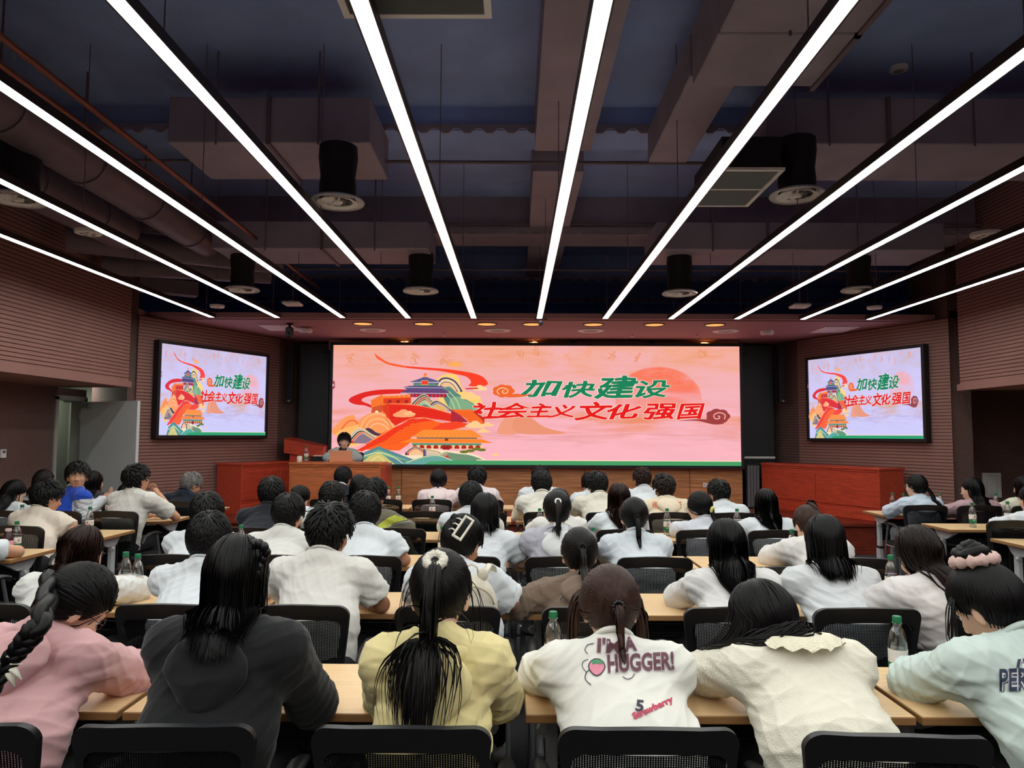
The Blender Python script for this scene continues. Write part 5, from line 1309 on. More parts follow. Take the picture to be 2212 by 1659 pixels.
PEOPLE = {}
def person(key, label, near, sx, hx, htop, hair='short', hc='k', top='tee', col=(214,212,206), yaw=0, pitch=-14, roll=0, fem=None, hd=None, ho=None,
           el=(None,None), wr=(None,None), h=None, skin=None, glasses=None, torso_x=None, zbase=0, group='students seated at the tables', hood=None, extra_w=0, trousers='k', desk=True, o_el=.045, amp=.013, facing=0, clothmat=None, wide=1.0, knitarm=None):
    ho = dict(ho or {}); fem = (hair != 'short') if fem is None else fem
    if h is None: h = .0062 if near < 2.5 else .0078 if near < 4 else .0095 if near < 5.5 else .0115
    rg = np.random.default_rng(abs(hash_(key)))
    R = rot(yaw, pitch, roll); s = .97 if fem else 1.02
    hip = np.array((sx if torso_x is None else torso_x, near-.265, .55+zbase)); L0 = .475 if fem else .505
    best = None
    for d in ([hd] if hd is not None else np.arange(-.22, .2, .01)):
        Y = near+d; p = at(hx, htop, Y); H = np.array((p.x, Y, p.z-(.118+.022)*s))
        Nk = H+R@(np.array((0,-.03,-.10))*s)+np.array((0,-.036,-.028)); e = abs(np.linalg.norm(Nk-hip)-L0)
        if best is None or e < best[0]-1e-6: best = (e, H, Nk, d)
    _, H, Nk, d = best
    fw = (.158 if fem else .182)*wide
    lean = Nk-hip; mid = hip+lean*.45+np.array((0,-.035,0)); upp = Nk+np.array((0,.0,-.1))+(mid-Nk)*.05
    ta = math.radians(facing); ax = np.array((math.cos(ta), math.sin(ta), 0)); fwd = np.array((-math.sin(ta), math.cos(ta), 0))
    sh = [Nk+ax*k*fw+fwd*.012+np.array((0,0,-.062)) for k in (-1,1)]
    E = []; Wr = []; ua, fa = (.27,.225) if fem else (.29,.24)
    for i, k in enumerate((-1,1)):
        if el[i] is not None: e = np.array((Nk[0]+el[i][0], near+el[i][1], el[i][2]+zbase))
        else:
            e = np.array((sh[i][0]+k*.04, near+.03, .79+zbase)); dv = e-sh[i]; q = ua**2-dv[1]**2-dv[2]**2
            dx = o_el; e[0] = sh[i][0]+k*dx; dz = e[2]-sh[i][2]; q = ua**2-dx**2-dz**2; e[1] = sh[i][1]+math.sqrt(max(q, .005))
            if desk and e[1] > near-.02: e[2] = max(e[2], .792+zbase)
        E.append(e)
        if wr[i] is not None: w = np.array((Nk[0]+wr[i][0], near+wr[i][1], wr[i][2]+zbase))
        else:
            tgt = np.array((Nk[0]+k*.07, e[1]+.2, .785+zbase)); w = e+nrm(tgt-e)*fa; 
            if desk: w[2] = max(w[2], .785+zbase)
        Wr.append(w)
    nr = .047 if fem else .056; sk = {'1':M_SKIN,'2':M_SKIN2,'3':M_SKIN3}[skin or ('3' if fem else '1')]
    tw = (.9 if fem else 1.0)*wide
    hp = head_prims(H, R, s, fem)
    neck = Cap(Nk+np.array((0,.012,-.02)), H+R@(np.array((0,-.022,-.06))*s), nr*1.06, nr*.98)
    S = (.66/tw,1.12,1)
    body = [(neck, .03), (Cap(upp, Nk+np.array((0,.02,-.03)), .085, .055, S), .04), (Cap(mid+np.array((0,.02,.0)), upp, .08, .085, S), .04), (Cap(sh[0], sh[1], .044, .044), .03)]
    arms = [(Cap(sh[i], E[i], .047, .040), .02) for i in (0,1)]+[(Cap(E[i], Wr[i], .040, .026), .012) for i in (0,1)]
    F = Field([p for p, k in body+arms+hp], h)
    for p, k in body+arms+hp: F.add(p, k)
    V, Q = F.nets(); ex = []
    for i in (0,1):
        dr = nrm(Wr[i]-E[i]); up_ = (0,0,1) if wr[i] is None or len(wr[i]) < 4 else tuple(fwd)
        ex.append(hand_geo(Wr[i], dr, None, up_, .92 if fem else 1.0, .45, i == 0))
    root = empty('person', (0,0,0), label, 'person', group)
    O = Vector((hip[0], near, zbase)); root.location = O; On = np.array(O)
    def put(name, me, lab=None):
        me.transform(Matrix.Translation(-O)); o = bpy.data.objects.new(name, me); link(o, root)
        if lab: o['label'] = lab
        return o
    put('body', build_mesh('body', V, Q, ex, [sk]))
    for kx in (-1,1):
        for nm, me, lp in (('eye', EYE, (kx*.031,.0745,-.001)), ('eyelid', LID, (kx*.031,.083,.001)), ('eyebrow', BROW, (kx*.032,.089,.019))):
            o = bpy.data.objects.new(nm, me); link(o, root); o.matrix_basis = Matrix.Translation(Vector(H+R@(np.array(lp)*s))-O) @ Matrix(R.tolist()).to_4x4() @ Matrix.Diagonal((kx,1,1,1))
    o = bpy.data.objects.new('mouth', LIPS); link(o, root); o.matrix_basis = Matrix.Translation(Vector(H+R@(np.array((0,.0965,-.067))*s))-O) @ Matrix(R.tolist()).to_4x4()
    if glasses:
        o = bpy.data.objects.new('glasses', GL[glasses]); link(o, root); o.matrix_basis = Matrix.Translation(Vector(H)-O) @ Matrix(R.tolist()).to_4x4() @ Matrix.Scale(s, 4)
    # upper garment
    loose = {'tee': .016, 'sweat': .024, 'hoodie': .028, 'jacket': .024, 'knit': .026, 'suit': .018, 'shirt': .018}[top]+extra_w
    sl = min(loose*.7, .022); g_ = [(Cap(hip+np.array((0,.01,.0)), mid, .098*tw+loose*.8, .094*tw+loose*.8, (.66,1.0,1)), .04), (Cap(mid, upp, .094*tw+loose*.8, .098*tw+loose*.7, (.62,1.0,1)), .04),
          (Cap(sh[0], sh[1], .046+loose*.6, .046+loose*.6), .04), (Cap(Nk+np.array((0,.012,.0)), sh[0], nr+.010, .046+loose*.5), .03), (Cap(Nk+np.array((0,.012,.0)), sh[1], nr+.010, .046+loose*.5), .03)]
    short = top == 'tee'; sa = []
    for i in (0,1):
        if short:
            e2 = sh[i]+(E[i]-sh[i])*.72; n_ = nrm(E[i]-sh[i]); sa.append((Cap(sh[i], e2+n_*.03, .056+loose*.7, .064+loose*.8, None, (n_, n_@e2)), .03))
        else:
            sa += [(Cap(sh[i], E[i], .052+sl, .05+sl), .04), (Cap(E[i], Wr[i]+nrm(E[i]-Wr[i])*.01, .046+sl, .034+sl*.7), .03)]
    gl = g_+sa; Fs = Field([p for p, k in gl], h)
    for p, k in gl: Fs.add(p, k)
    Fs.cut(Cap(Nk+(H-Nk)*.42, H+R@(np.array((0,-.022,-.06))*s), nr*.8, nr+.012)); Fs.cut(Cap(Nk+np.array((0,.03,.045)), Nk+np.array((0,.07,.06)), nr*.8, nr))
    Fs.cutplane((0,0,-1), -(.475+zbase))
    V, Q = Fs.nets()
    me = np_mesh(top, V, Q); nv = np.zeros(len(V)*3, f32); me.vertices.foreach_get('normal', nv); nv = nv.reshape(-1,3)
    dsp = wrinkle(V, amp*(1.0 if top != 'tee' else .8), hash_(key), [(sh[i], E[i]) for i in (0,1)])
    V2 = V+nv*dsp[:,None]; me.vertices.foreach_set('co', V2.astype(f32).ravel()); me.update()
    nm = {'tee':'t_shirt','sweat':'sweatshirt','hoodie':'hoodie','jacket':'jacket','knit':'knitwear','suit':'suit_jacket','shirt':'shirt'}[top]
    cm = clothmat or cloth('cloth_%d_%d_%d' % col, col)
    me.materials.append(cm); shirt = put(nm, me)
    # collar ring round the neck
    cg = G(); nd = Vector(H+R@(np.array((0,-.022,-.06))*s)-Nk).normalized(); a0 = nd.cross(Vector((1,0,0))).normalized(); b0 = nd.cross(a0)
    cc = Vector(Nk)+nd*.030+Vector((0,.004,0))+Vector((0,.006,0)); rr_ = nr+.006
    if top in ('tee','sweat','suit','jacket','shirt'):
        cg.tube([cc+(a0*math.cos(a)*1.12+b0*math.sin(a)*1.05)*rr_+Vector((0,0,-.018*math.sin(0)))+Vector((0,0,-.25))*max(0, (a0*math.cos(a)+b0*math.sin(a)).y)*rr_ for a in np.linspace(0, 2*PI, 25)], .006 if top=='tee' else .010, 8, caps=False, flat=1.4)
        cgm = cg.mesh('collar'); cgm.shade_smooth(); cgm.materials.append(cm if hood is None or hood is True else hood); put('collar', cgm)
    hoodp = []
    if top == 'hoodie':
        pr = []; u = []
        for a in np.linspace(-2.35, 2.35, 13):
            rad = .098; p = Nk+np.array((math.sin(a)*rad*1.08, -math.cos(a)*rad*.9+.03, -.018-.01*math.cos(a))); u.append(p)
        for p, q in zip(u[:-1], u[1:]): pr.append((Cap(p, q, .023, .023), .02))
        sp_ = nrm(mid-Nk); bn = nrm(np.cross(sp_, (1,0,0))); bn = bn if bn[1] < 0 else -bn; Rh = np.stack([np.array((1,0,0)), -bn, -sp_], 1)
        bk = Nk+sp_*.11+bn*(.07+loose*.5); pr.append((Ell(bk, (.115,.034,.085), Rh), .03)); pr.append((Ell(bk+sp_*.045+bn*.004, (.07,.034,.07), Rh), .02)); hoodp = [p for p, k in pr]
        Fh = Field([p for p, k in pr], h*1.05)
        for p, k in pr: Fh.add(p, k)
        V, Q = Fh.nets(); me = np_mesh('hood', V, Q); nv = np.zeros(len(V)*3, f32); me.vertices.foreach_get('normal', nv)
        V2 = V+nv.reshape(-1,3)*wrinkle(V, .007, hash_(key)+3, [])[:,None]; me.vertices.foreach_set('co', V2.astype(f32).ravel()); me.update()
        me.materials.append(hood if hood not in (None, True) else cm); put('hood', me)
    if short:
        for i in (0,1):
            pass
    # hair
    col_b = [p for p, k in body]+[Cap(p.a, p.b, p.ra*1.0, p.rb*1.0, p.S) for p, k in g_]+[Cap(sh[i], E[i], .055+sl*.8, .055+sl*.8) for i in (0,1)]+hoodp
    dist = near+.1; n = 760 if dist < 2.6 else 520 if dist < 4 else 330 if dist < 5.5 else 220 if dist < 7 else 150
    T = 22 if dist < 2.6 else 18 if dist < 4 else 14 if dist < 5.5 else 11
    w = .0034 if dist < 2.6 else .0043 if dist < 4 else .0054 if dist < 5.5 else .0068 if dist < 7 else .0085
    ho.setdefault('h', h); 
    hs = hair_for(hair, H, R, s, col_b, ho.get('n', n), T, w, rg, ho)
    V, Q, ex = join(hs); hob = put('hair', build_mesh('hair', V, Q, ex, [HM[hc]]))
    TP = H+R@((CC+nrm(np.array(ho.get('tie', (0,-1,0))))*(CR+.02))*s)
    o = bpy.data.objects.new('trousers', LEGS); link(o, root); o.location = (0,0,0)
    o.material_slots[0].link = 'OBJECT'; o.material_slots[0].material = TRM[trousers]
    for kx in (-1,1): o = bpy.data.objects.new('shoe', SHOES); link(o, root); o.location = (kx*.118,0,0)
    PEOPLE[key] = dict(root=root, O=O, H=H, R=R, s=s, N=Nk, E=E, W=Wr, sh=sh, shirt=shirt, TP=TP, hip=hip, mid=mid, d=d, cm=cm)
    return PEOPLE[key]
def hash_(k):
    v = 7
    for c in str(k): v = (v*131+ord(c)) % 100003
    return v
def sub(P, name, g, m, sm=True, lab=None):
    """small part on a person from world-space geometry"""
    me = g.mesh(name); me.transform(Matrix.Translation(-P['O'])); me.materials.append(m)
    if sm: me.shade_smooth()
    o = bpy.data.objects.new(name, me); link(o, P['root'])
    if lab: o['label'] = lab
    return o
def scrunchie(P, m, R_=.022, r=.011, name='hair_tie', puff=.25, lab=None):
    ax = Vector(P['R']@nrm(P['TP']-P['H'])) if False else Vector(P['TP']-P['H']).normalized(); a = ax.cross(Vector((1,0,0.1))).normalized(); b = ax.cross(a); c = Vector(P['TP'])+ax*.006
    pts = [c+(a*math.cos(t)+b*math.sin(t))*R_ for t in np.linspace(0, 2*PI, 29)]
    return sub(P, name, G().tube(pts, [r*(1+puff*math.sin(i*2.4)) for i in range(29)], 10, caps=False), m, lab=lab)
# ---------------------------------------------------------------- who sits where (seat x, head column and hair top in the photograph)
WH = (216,214,208); WB = (212,216,220); CREAM = (214,206,190)
A, B, C_, D_, E_, F_ = NEAR
seat = lambda k: (k-.5)*.6 if k > 0 else (k+.5)*.6     # 1,2,3.. to the right, -1,-2.. to the left
# nearest row
person('pink', 'person in a pink hooded jacket with a long black braid and satin bow', A, -1.43, 172, 1213, 'braid', 'k', 'hoodie', (206,160,162), yaw=-42, pitch=-46, roll=10, glasses='k', facing=-14, hd=.10, ho=dict(tie=(-.75,-.7,-.15), path=[at(95,1335,2.12),at(60,1385,2.08),at(24,1430,2.08),at(-15,1500,2.06)]), extra_w=.008)
person('black', 'person in a black hooded top with long straight black hair at the nearest table', A, -.85, 517, 1147, 'long', 'k', 'hoodie', (26,26,29), pitch=-8, facing=-4, ho=dict(z=-0.14, len=.42, part=.05, iner=.66), extra_w=.008, amp=.007)
person('yellow', 'person in a pale yellow hoodie with a long black ponytail and white scrunchie', A, -.24, 953, 1184, 'tail', 'n', 'hoodie', (222,206,150), pitch=-22, ho=dict(tie=(-.08,-.82,.42), len=.50, trad=.016, kick=.1, curl=.02, dens=.8, locks=4, fan=.25), wide=.9, o_el=.03)
person('white_print', 'person in a white sweatshirt with cartoon-style lettering and low-tied brown hair at the nearest table', A, .36, 1316, 1221, 'tail', 'b', 'sweat', (226,224,216), pitch=-30, ho=dict(tie=(.12,-.88,-.42), len=.17, trad=.012, kick=.35, dens=.3, thick=.02, locks=60), extra_w=.012, wide=1.08)
person('cream', 'person in a cream knitted vest over puffed sleeves, black hair fallen sideways over the face', A, 1.0, 1652, 1247, 'bob', 'k', 'knit', (224,216,196), yaw=26, pitch=-52, roll=-20, hd=.12, ho=dict(z=-0.14, part=.4, back=-.25, sweep=-.8, ragged=.02), extra_w=.012, torso_x=.90, facing=6, o_el=.10, clothmat=knit('cream_knit', (226,220,202)), wide=1.05)
person('mint', 'person in a mint distressed jacket with a bun in a dusty pink scrunchie', A, 1.62, 2128, 1216, 'bun', 'k', 'jacket', (196,210,204), yaw=26, pitch=-35, roll=-6, ho=dict(tie=(.05,-.35,.95), brad=.04, locks=14, thick=.022), extra_w=.02, facing=8, wide=1.1, hd=.08)
# second row
person('brownlong', 'person in a white sweatshirt with long brown hair, left end of second row', B, -2.05, 182, 1132, 'long', 'r', 'sweat', (220,220,216), yaw=-20, pitch=-24, ho=dict(z=-0.24, len=.36, part=-.2, iner=.7), extra_w=.01)
person('plainboy', 'boy in plain white T-shirt with neat black hair beside the long black hair', B, -1.45, 455, 1103, 'short', 'k', 'tee', WB, pitch=-11, ho=dict(mess=.08, lift=.004), extra_w=.006)
person('spiky', 'boy in a white T-shirt with spiky hair, elbow on the second-row table', B, -.86, 714, 1086, 'short', 'k', 'tee', (214,211,205), yaw=-14, pitch=-19, glasses='m', ho=dict(mess=.35, lift=.03, len=.06), el=(None,(.27,.02,.79)), extra_w=.006, skin='2')
person('claw', 'person in white with a cream hair claw and small pale backpack, second row', B, -.2, 1000, 1113, 'tail', 'k', 'tee', WB, yaw=-22, pitch=-30, ho=dict(tie=(-.1,-.8,.55), len=.09, kick=.5, dens=.25, thick=.024), extra_w=.014, el=(None,(.29,.0,.79)), skin='2')
person('brownhood', 'person in a brown and cream hoodie with a long dark ponytail, second row', B, .33, 1251, 1137, 'tail', 'n', 'hoodie', (116,98,84), pitch=-11, ho=dict(tie=(.05,-1,.05), len=.36, trad=.016, kick=.35, dens=.6), el=((-.3,.03,.79),None))
person('longwhite', 'person in white with long loose black hair, second row beside the brown hoodie', B, .95, 1567, 1117, 'long', 'k', 'sweat', (212,210,208), yaw=8, pitch=-19, ho=dict(z=-0.2, len=.40, part=.1, iner=.72, curl=.03))
person('bobblack', 'person in a white long-sleeved top with shoulder-length black hair, second row right', B, 1.5, 1778, 1108, 'long', 'k', 'sweat', (206,208,210), pitch=-11, ho=dict(z=-0.13, len=.31, part=0, iner=.7))
person('tallbrown', 'person in loose white T-shirt with dark brown hair swept right, second row', B, 2.02, 1982, 1132, 'long', 'd', 'tee', (218,212,210), yaw=6, pitch=-30, roll=-6, ho=dict(z=-0.2, sweep=.6, back=.25, ragged=.03, len=.34, part=-.2, iner=.75, curl=.04), extra_w=.016)
# third row
person('c_leftboy', 'boy in white behind the neat-haired boy, only hair and one shoulder seen', C_, -2.03, 450, 1062, 'short', 'n', 'tee', WB, pitch=-8, ho=dict(mess=.15, lift=.012), extra_w=.008)
person('c_headboy', 'boy in a white T-shirt with a smooth round haircut, third row', C_, -1.48, 625, 1064, 'short', 'k', 'tee', WH, yaw=-12, pitch=-16, ho=dict(mess=.08, lift=.006))
person('c_armboy', 'boy in a white T-shirt leaning on his right elbow beside the olive shirt, third row', C_, -.92, 789, 1060, 'short', 'k', 'tee', WB, yaw=16, pitch=-16, ho=dict(mess=.1, lift=.008), el=(None,(.26,.02,.79)), skin='2')
person('c_bob', 'person in a white T-shirt with chin-length black hair, third row left of the middle gap', C_, -.25, 1048, 1061, 'bob', 'k', 'tee', WB, pitch=-11, ho=dict(z=-0.09, len=.24, part=.1), el=(None,(.24,.0,.79)))
person('c_greyhood', 'person in a grey and white hooded jacket with dark ponytail and white tie', C_, .3, 1203, 1057, 'tail', 'n', 'hoodie', (176,174,184), pitch=-8, ho=dict(tie=(.0,-.95,.28), len=.24, trad=.014, kick=.7, curl=.06, dens=.5), hood=cloth('white_hood_cloth', (216,218,218)), extra_w=.006)
person('c_denim', 'person in a white denim jacket with a low black ponytail, third row', C_, .82, 1369, 1072, 'tail', 'k', 'jacket', (204,210,216), pitch=-11, ho=dict(tie=(.02,-.95,-.3), len=.2, trad=.016, kick=.5, dens=.45), extra_w=.01)
person('c_brownbun', 'person in white bent low, reddish brown hair tied on top, third row end', C_, 1.98, 1745, 1090, 'tail', 'b', 'sweat', (214,210,206), pitch=-40, hd=.06, ho=dict(tie=(.1,-.5,.75), len=.09, kick=.6, dens=.2), extra_w=.01)
# fourth row
person('d_navy', 'boy in a dark navy jacket with thick black hair, left of the fourth row', D_, -2.05, 588, 1029, 'short', 'k', 'jacket', (34,36,44), pitch=-11, ho=dict(mess=.2, lift=.014))
person('d_behind', 'boy with smooth black hair directly behind the spiky-haired boy, fourth row', D_, -1.5, 718, 1038, 'short', 'n', 'tee', WH, pitch=-16, ho=dict(mess=.1, lift=.008))
person('d_olive', 'boy in an olive T-shirt with bright yellow-green stripes leaning right, fourth row', D_, -.95, 806, 1031, 'short', 'k', 'tee', (104,98,84), yaw=-30, pitch=-11, roll=10, ho=dict(mess=.2, lift=.012), el=(None,(.34,.02,.79)), torso_x=-.86, skin='2', extra_w=.01)
person('d_crop', 'boy in white with closely cropped black hair, fourth row beside the chin-length hair', D_, -.4, 1018, 1038, 'short', 'k', 'tee', WB, yaw=-10, pitch=-11, ho=dict(mess=.04, lift=.002, thick=.012))
person('d_brownback', 'person whose brown hair shows behind the ponytail of the grey hoodie, fourth row', D_, .36, 1207, 1052, 'bob', 'd', 'sweat', WH, pitch=-14, ho=dict(z=-0.07, len=.22))
person('d_longbrown', 'person in white with very long dark reddish hair, fourth row', D_, .82, 1337, 1040, 'long', 'r', 'tee', WB, pitch=-8, ho=dict(z=-0.24, len=.38, part=.1))
person('d_glasses', 'person in white with round glasses and a yellow tie on a side ponytail, fourth row', D_, 1.48, 1509, 1060, 'tail', 'k', 'tee', (206,208,216), yaw=40, pitch=-14, glasses='m', ho=dict(tie=(.15,-.85,-.5), len=.2, kick=.2, dens=.4))
person('d_longright', 'person in white with long black hair before the long red stage desk', D_, 2.05, 1653, 1053, 'long', 'k', 'sweat', WB, pitch=-8, ho=dict(z=-0.2, len=.34, part=.0))
# fifth row
person('e_lowleft', 'person in white bent forward with an ear showing, fifth row left', E_, -2.05, 648, 1047, 'bob', 'k', 'tee', WB, yaw=-35, pitch=-46, hd=.02, ho=dict(z=-0.03, len=.16, part=.1), fem=True)
person('e_blackback', 'person in black with long black hair next to the olive shirt boy', E_, -1.5, 777, 1023, 'long', 'k', 'sweat', (30,30,33), pitch=-14, ho=dict(z=-0.12, len=.26))
person('e_creamneck', 'boy in an off-white top sitting upright right of the middle gap, fifth row', E_, .28, 1170, 1016, 'short', 'k', 'sweat', (216,212,200), pitch=-24, ho=dict(mess=.1, lift=.006))
person('e_creamtee', 'boy in a cream T-shirt with tousled black hair, fifth row', E_, .87, 1290, 1017, 'short', 'k', 'tee', (214,208,194), yaw=10, pitch=-22, ho=dict(mess=.2, lift=.014), extra_w=.01)
person('e_printhood', 'boy in a cream hoodie with orange lettering across the back and curly hair, fifth row', E_, 1.44, 1433, 1023, 'short', 'd', 'hoodie', (222,206,180), yaw=16, pitch=-14, glasses='k', ho=dict(mess=.5, lift=.022, thick=.022))
person('e_waver', 'boy in a white T-shirt with wavy hair and glasses below the wall socket, fifth row', E_, 2.0, 1552, 1035, 'short', 'k', 'tee', WB, yaw=16, pitch=-19, glasses='m', ho=dict(mess=.4, lift=.02), extra_w=.01)
# front row
person('f_suit', 'man in a dark suit jacket with cropped hair directly below the speaker', F_, -2.05, 742, 1006, 'short', 'k', 'suit', (28,32,44), pitch=-19, ho=dict(mess=.08, lift=.004, thick=.008), hood=mat('white_shirt_collar', (225,225,225), .7), yaw=-8)
person('f_pinkhood', 'person in a pale pink hoodie with smooth black hair, front row', F_, -.9, 948, 1012, 'tail', 'k', 'hoodie', (226,206,206), pitch=-8, ho=dict(tie=(0,-.8,-.6), len=.04, dens=.1, thick=.02))
person('f_curly', 'person in a pinkish top with curly black hair, front row by the middle', F_, -.35, 1031, 1007, 'short', 'k', 'sweat', (222,208,210), pitch=-11, ho=dict(mess=.5, lift=.03, thick=.024), extra_w=.008)
person('f_whitehid', 'person in white hidden behind the off-white top, front row', F_, .28, 1168, 1005, 'short', 'k', 'sweat', WB, pitch=-11, ho=dict(mess=.1, lift=.008))
person('f_leanwhite', 'person in a white shirt leaning left behind the cream T-shirt boy, front row', F_, .85, 1272, 1018, 'bob', 'k', 'shirt', WB, pitch=-16, yaw=8, ho=dict(z=-0.04, len=.14), torso_x=.75)
person('f_tagshirt', 'boy in a white shirt with a small black tag and reddish hair, front row', F_, 1.45, 1386, 1009, 'short', 'r', 'shirt', WB, yaw=12, pitch=-14, ho=dict(mess=.45, lift=.02), glasses='m')
# left block
L0, L1, L2, L3 = LNEAR
person('l_arm', 'person at the left edge of whom only a bare forearm on the table is seen', L0, -3.98, -110, 1070, 'short', 'k', 'tee', WB, pitch=-11, el=(None,(.34,.10,.79)), wr=(None,(.12,.16,.79)), hd=-.1)
person('l_beige', 'boy in a beige T-shirt with glasses and thick black hair, left block', L1, -3.8, 105, 1037, 'short', 'k', 'tee', (216,202,186), yaw=-34, pitch=-14, glasses='k', ho=dict(mess=.2, lift=.018, thick=.022), extra_w=.012, facing=-10, el=(None,(.33,.0,.79)), wr=(None,(.1,.12,.9)))
person('l_girl', 'person in white with black hair to the shoulders near the left edge', L2, -4.86, 32, 1035, 'long', 'k', 'sweat', WB, yaw=-46, pitch=-35, ho=dict(z=-0.16, len=.28), hd=.0)
person('l_clip', 'person with a silver star-shaped hair ornament behind the beige T-shirt boy', L3, -5.1, 98, 1013, 'long', 'd', 'sweat', WB, yaw=-50, pitch=-14, ho=dict(z=-0.14, len=.26), hd=-.05)
person('l_varsity', 'boy in a blue and white varsity jacket with glasses looking back over his shoulder', L2, -4.3, 169, 996, 'short', 'k', 'jacket', (206,208,212), yaw=-152, pitch=4, roll=0, glasses='m', facing=-40, ho=dict(mess=.15, lift=.012, len=.075, thick=.024, whx=0), skin='1', el=(None,(.17,-.26,.83)), wr=(None,(.25,-.10,.97,1)), h=.0072, hd=-.12)
person('l_longhair', 'person with very long black hair in front of the open door leaf', L3, -4.65, 205, 1015, 'long', 'k', 'sweat', (60,56,58), yaw=-8, pitch=-8, ho=dict(z=-0.22, len=.44), hd=-.05)
person('l_chin', 'boy in a white T-shirt resting his chin on his hand, left block beside the aisle', L2, -3.68, 298, 1002, 'short', 'k', 'tee', (214,210,202), yaw=-30, pitch=2, glasses='m', ho=dict(mess=.3, lift=.026, thick=.022), el=((-.2,.02,.8),(.3,.06,.79)), wr=((.0,.16,.79),(.12,.09,1.0,1)), hd=-.14, extra_w=.01, facing=-12)
person('l_lowhead', 'person with black hair mostly hidden behind the chin-resting boy', L3, -4.1, 275, 1042, 'bob', 'k', 'sweat', (50,50,54), pitch=-32, ho=dict(z=-0.05, len=.16), hd=.0)
person('l_grey', 'grey-haired man in a dark navy jacket at the far left tables', L3, -3.52, 415, 1018, 'short', 'g', 'suit', (26,32,44), yaw=-36, pitch=-30, glasses='k', ho=dict(mess=.06, lift=.003, thick=.008), hd=-.03)
# right block
R0, R1, R2 = RNEAR
person('r_blue', 'person in a pale blue hoodie with a long black ponytail, right block beside the aisle', R2, 4.3, 1977, 1023, 'tail', 'k', 'hoodie', (196,208,222), yaw=28, pitch=-4, ho=dict(tie=(.1,-.9,-.3), len=.36, kick=.3, dir=(.5,0,-.4), dens=.6), hd=-.2, trousers='g', glasses='m')
person('r_mauve', 'person in a mauve hoodie with glasses and black hair, right block', R2, 4.86, 2097, 1030, 'long', 'k', 'hoodie', (186,152,158), yaw=34, pitch=-8, glasses='m', ho=dict(z=-0.18, len=.28), hd=-.2)
person('r_edge', 'person in a cream hooded top at the right edge, further one', R2, 5.5, 2208, 1025, 'long', 'k', 'hoodie', (222,218,196), pitch=-11, ho=dict(z=-0.14, len=.26), hd=-.18)
person('r_edgenear', 'person in a white striped top at the right edge, nearer one', R1, 4.98, 2224, 1046, 'bob', 'k', 'sweat', WB, yaw=14, pitch=-14, ho=dict(z=-0.1, len=.2), hd=-.15)
# the speaker on the stage
sp = person('speaker', 'woman speaker in pale blazer with short black hair, seated behind the laptop on stage', 11.45, at(742,950,11.45).x, 744, 934, 'short', 'k', 'shirt', (168,182,184), yaw=196, pitch=-4, roll=0, fem=True, glasses='m', facing=180, hd=-.02, zbase=.42,
    group='speaker on the stage', ho=dict(mess=.2, lift=.014, len=.07, thick=.024), desk=False, el=((.24,-.06,.82),(-.24,-.06,.82)), wr=((.15,-.24,.80),(-.15,-.24,.80)), h=.0085, skin='3')
# ---------------------------------------------------------------- chairs
def ch(px, near, label, back=.49, rz=0.0, dx=0):
    d = near-back; chair((px-1115)/F_PX*d, near, 'black mesh-backed chair '+label, back-.49, math.radians(rz))
for px, l in ((-98,'behind the pink jacket, cut by the left edge'),(358,'nearest the camera behind the black hooded top'),(873,'nearest the camera behind the yellow hoodie'),(1400,'nearest the camera behind the white lettered sweatshirt'),(1941,'nearest the camera behind the cream knit vest'),(2490,'of the mint jacket, outside the right edge')):
    ch(px, A, l, rz={1941:-3,358:2}.get(px, 0), back={1941:.52}.get(px,.49))
for px, l in ((-40,'in the second row at the left edge'),(370,'just left of the black hooded top, second row'),(645,'right of the black hooded top, under the spiky-haired boy'),(970,'behind the backpack in the second row'),(1286,'behind the brown hoodie, second row'),(1590,'of the long loose black hair, second row'),(1867,'with the green-capped bottle before it, second row right'),(2170,'behind the bun with the pink scrunchie, second row')):
    ch(px, B, l)
for px, l, b in ((383,'beside the plain white T-shirt boy, third row left',.49),(604,'between two boys in white, third row',.49),(790,'showing a dark shape through its net, third row',.49),(1002,'of the chin-length hair, third row',.49),(1216,'of the grey and white hood, third row',.49),(1414,'of the denim jacket, fully in view, third row',.49),(1703,'empty and pulled back, third row right',.78),(1843,'beside the low-bent brown bun, third row end',.49)):
    ch(px, C_, l, b)
for px, l in ((530,'of the navy jacket boy, fourth row'),(700,'behind the smooth round haircut, fourth row'),(860,'of the olive striped shirt, fourth row'),(1030,'of the cropped-hair boy, fourth row'),(1196,'left of the long reddish hair, fourth row'),(1351,'of the long reddish hair, fourth row'),(1522,'of the round glasses and yellow hair tie, fourth row'),(1676,'of the long black hair by the red desk, fourth row')):
    ch(px, D_, l)
for px, l in ((640,'of the bent-forward person, fifth row left'),(776,'behind the olive shirt boy, fifth row'),(918,'empty behind the pale pink hoodie, fifth row'),(1045,'empty near the middle gap, fifth row'),(1183,'of the off-white top, fifth row'),(1317,'of the cream T-shirt, fifth row'),(1451,'of the orange-lettered hoodie, fifth row'),(1585,'of the wavy-haired boy under the socket, fifth row')):
    ch(px, E_, l)
for px, l in ((715,'of the man in the suit, front row'),(828,'empty beside the lone bottle, front row'),(935,'of the pale pink hoodie, front row'),(1046,'of the curly-haired person, front row'),(1170,'hidden behind the off-white top, front row'),(1281,'of the leaning white shirt, front row'),(1400,'of the tagged white shirt, front row'),(1514,'empty at the right end of the front row')):
    ch(px, F_, l)
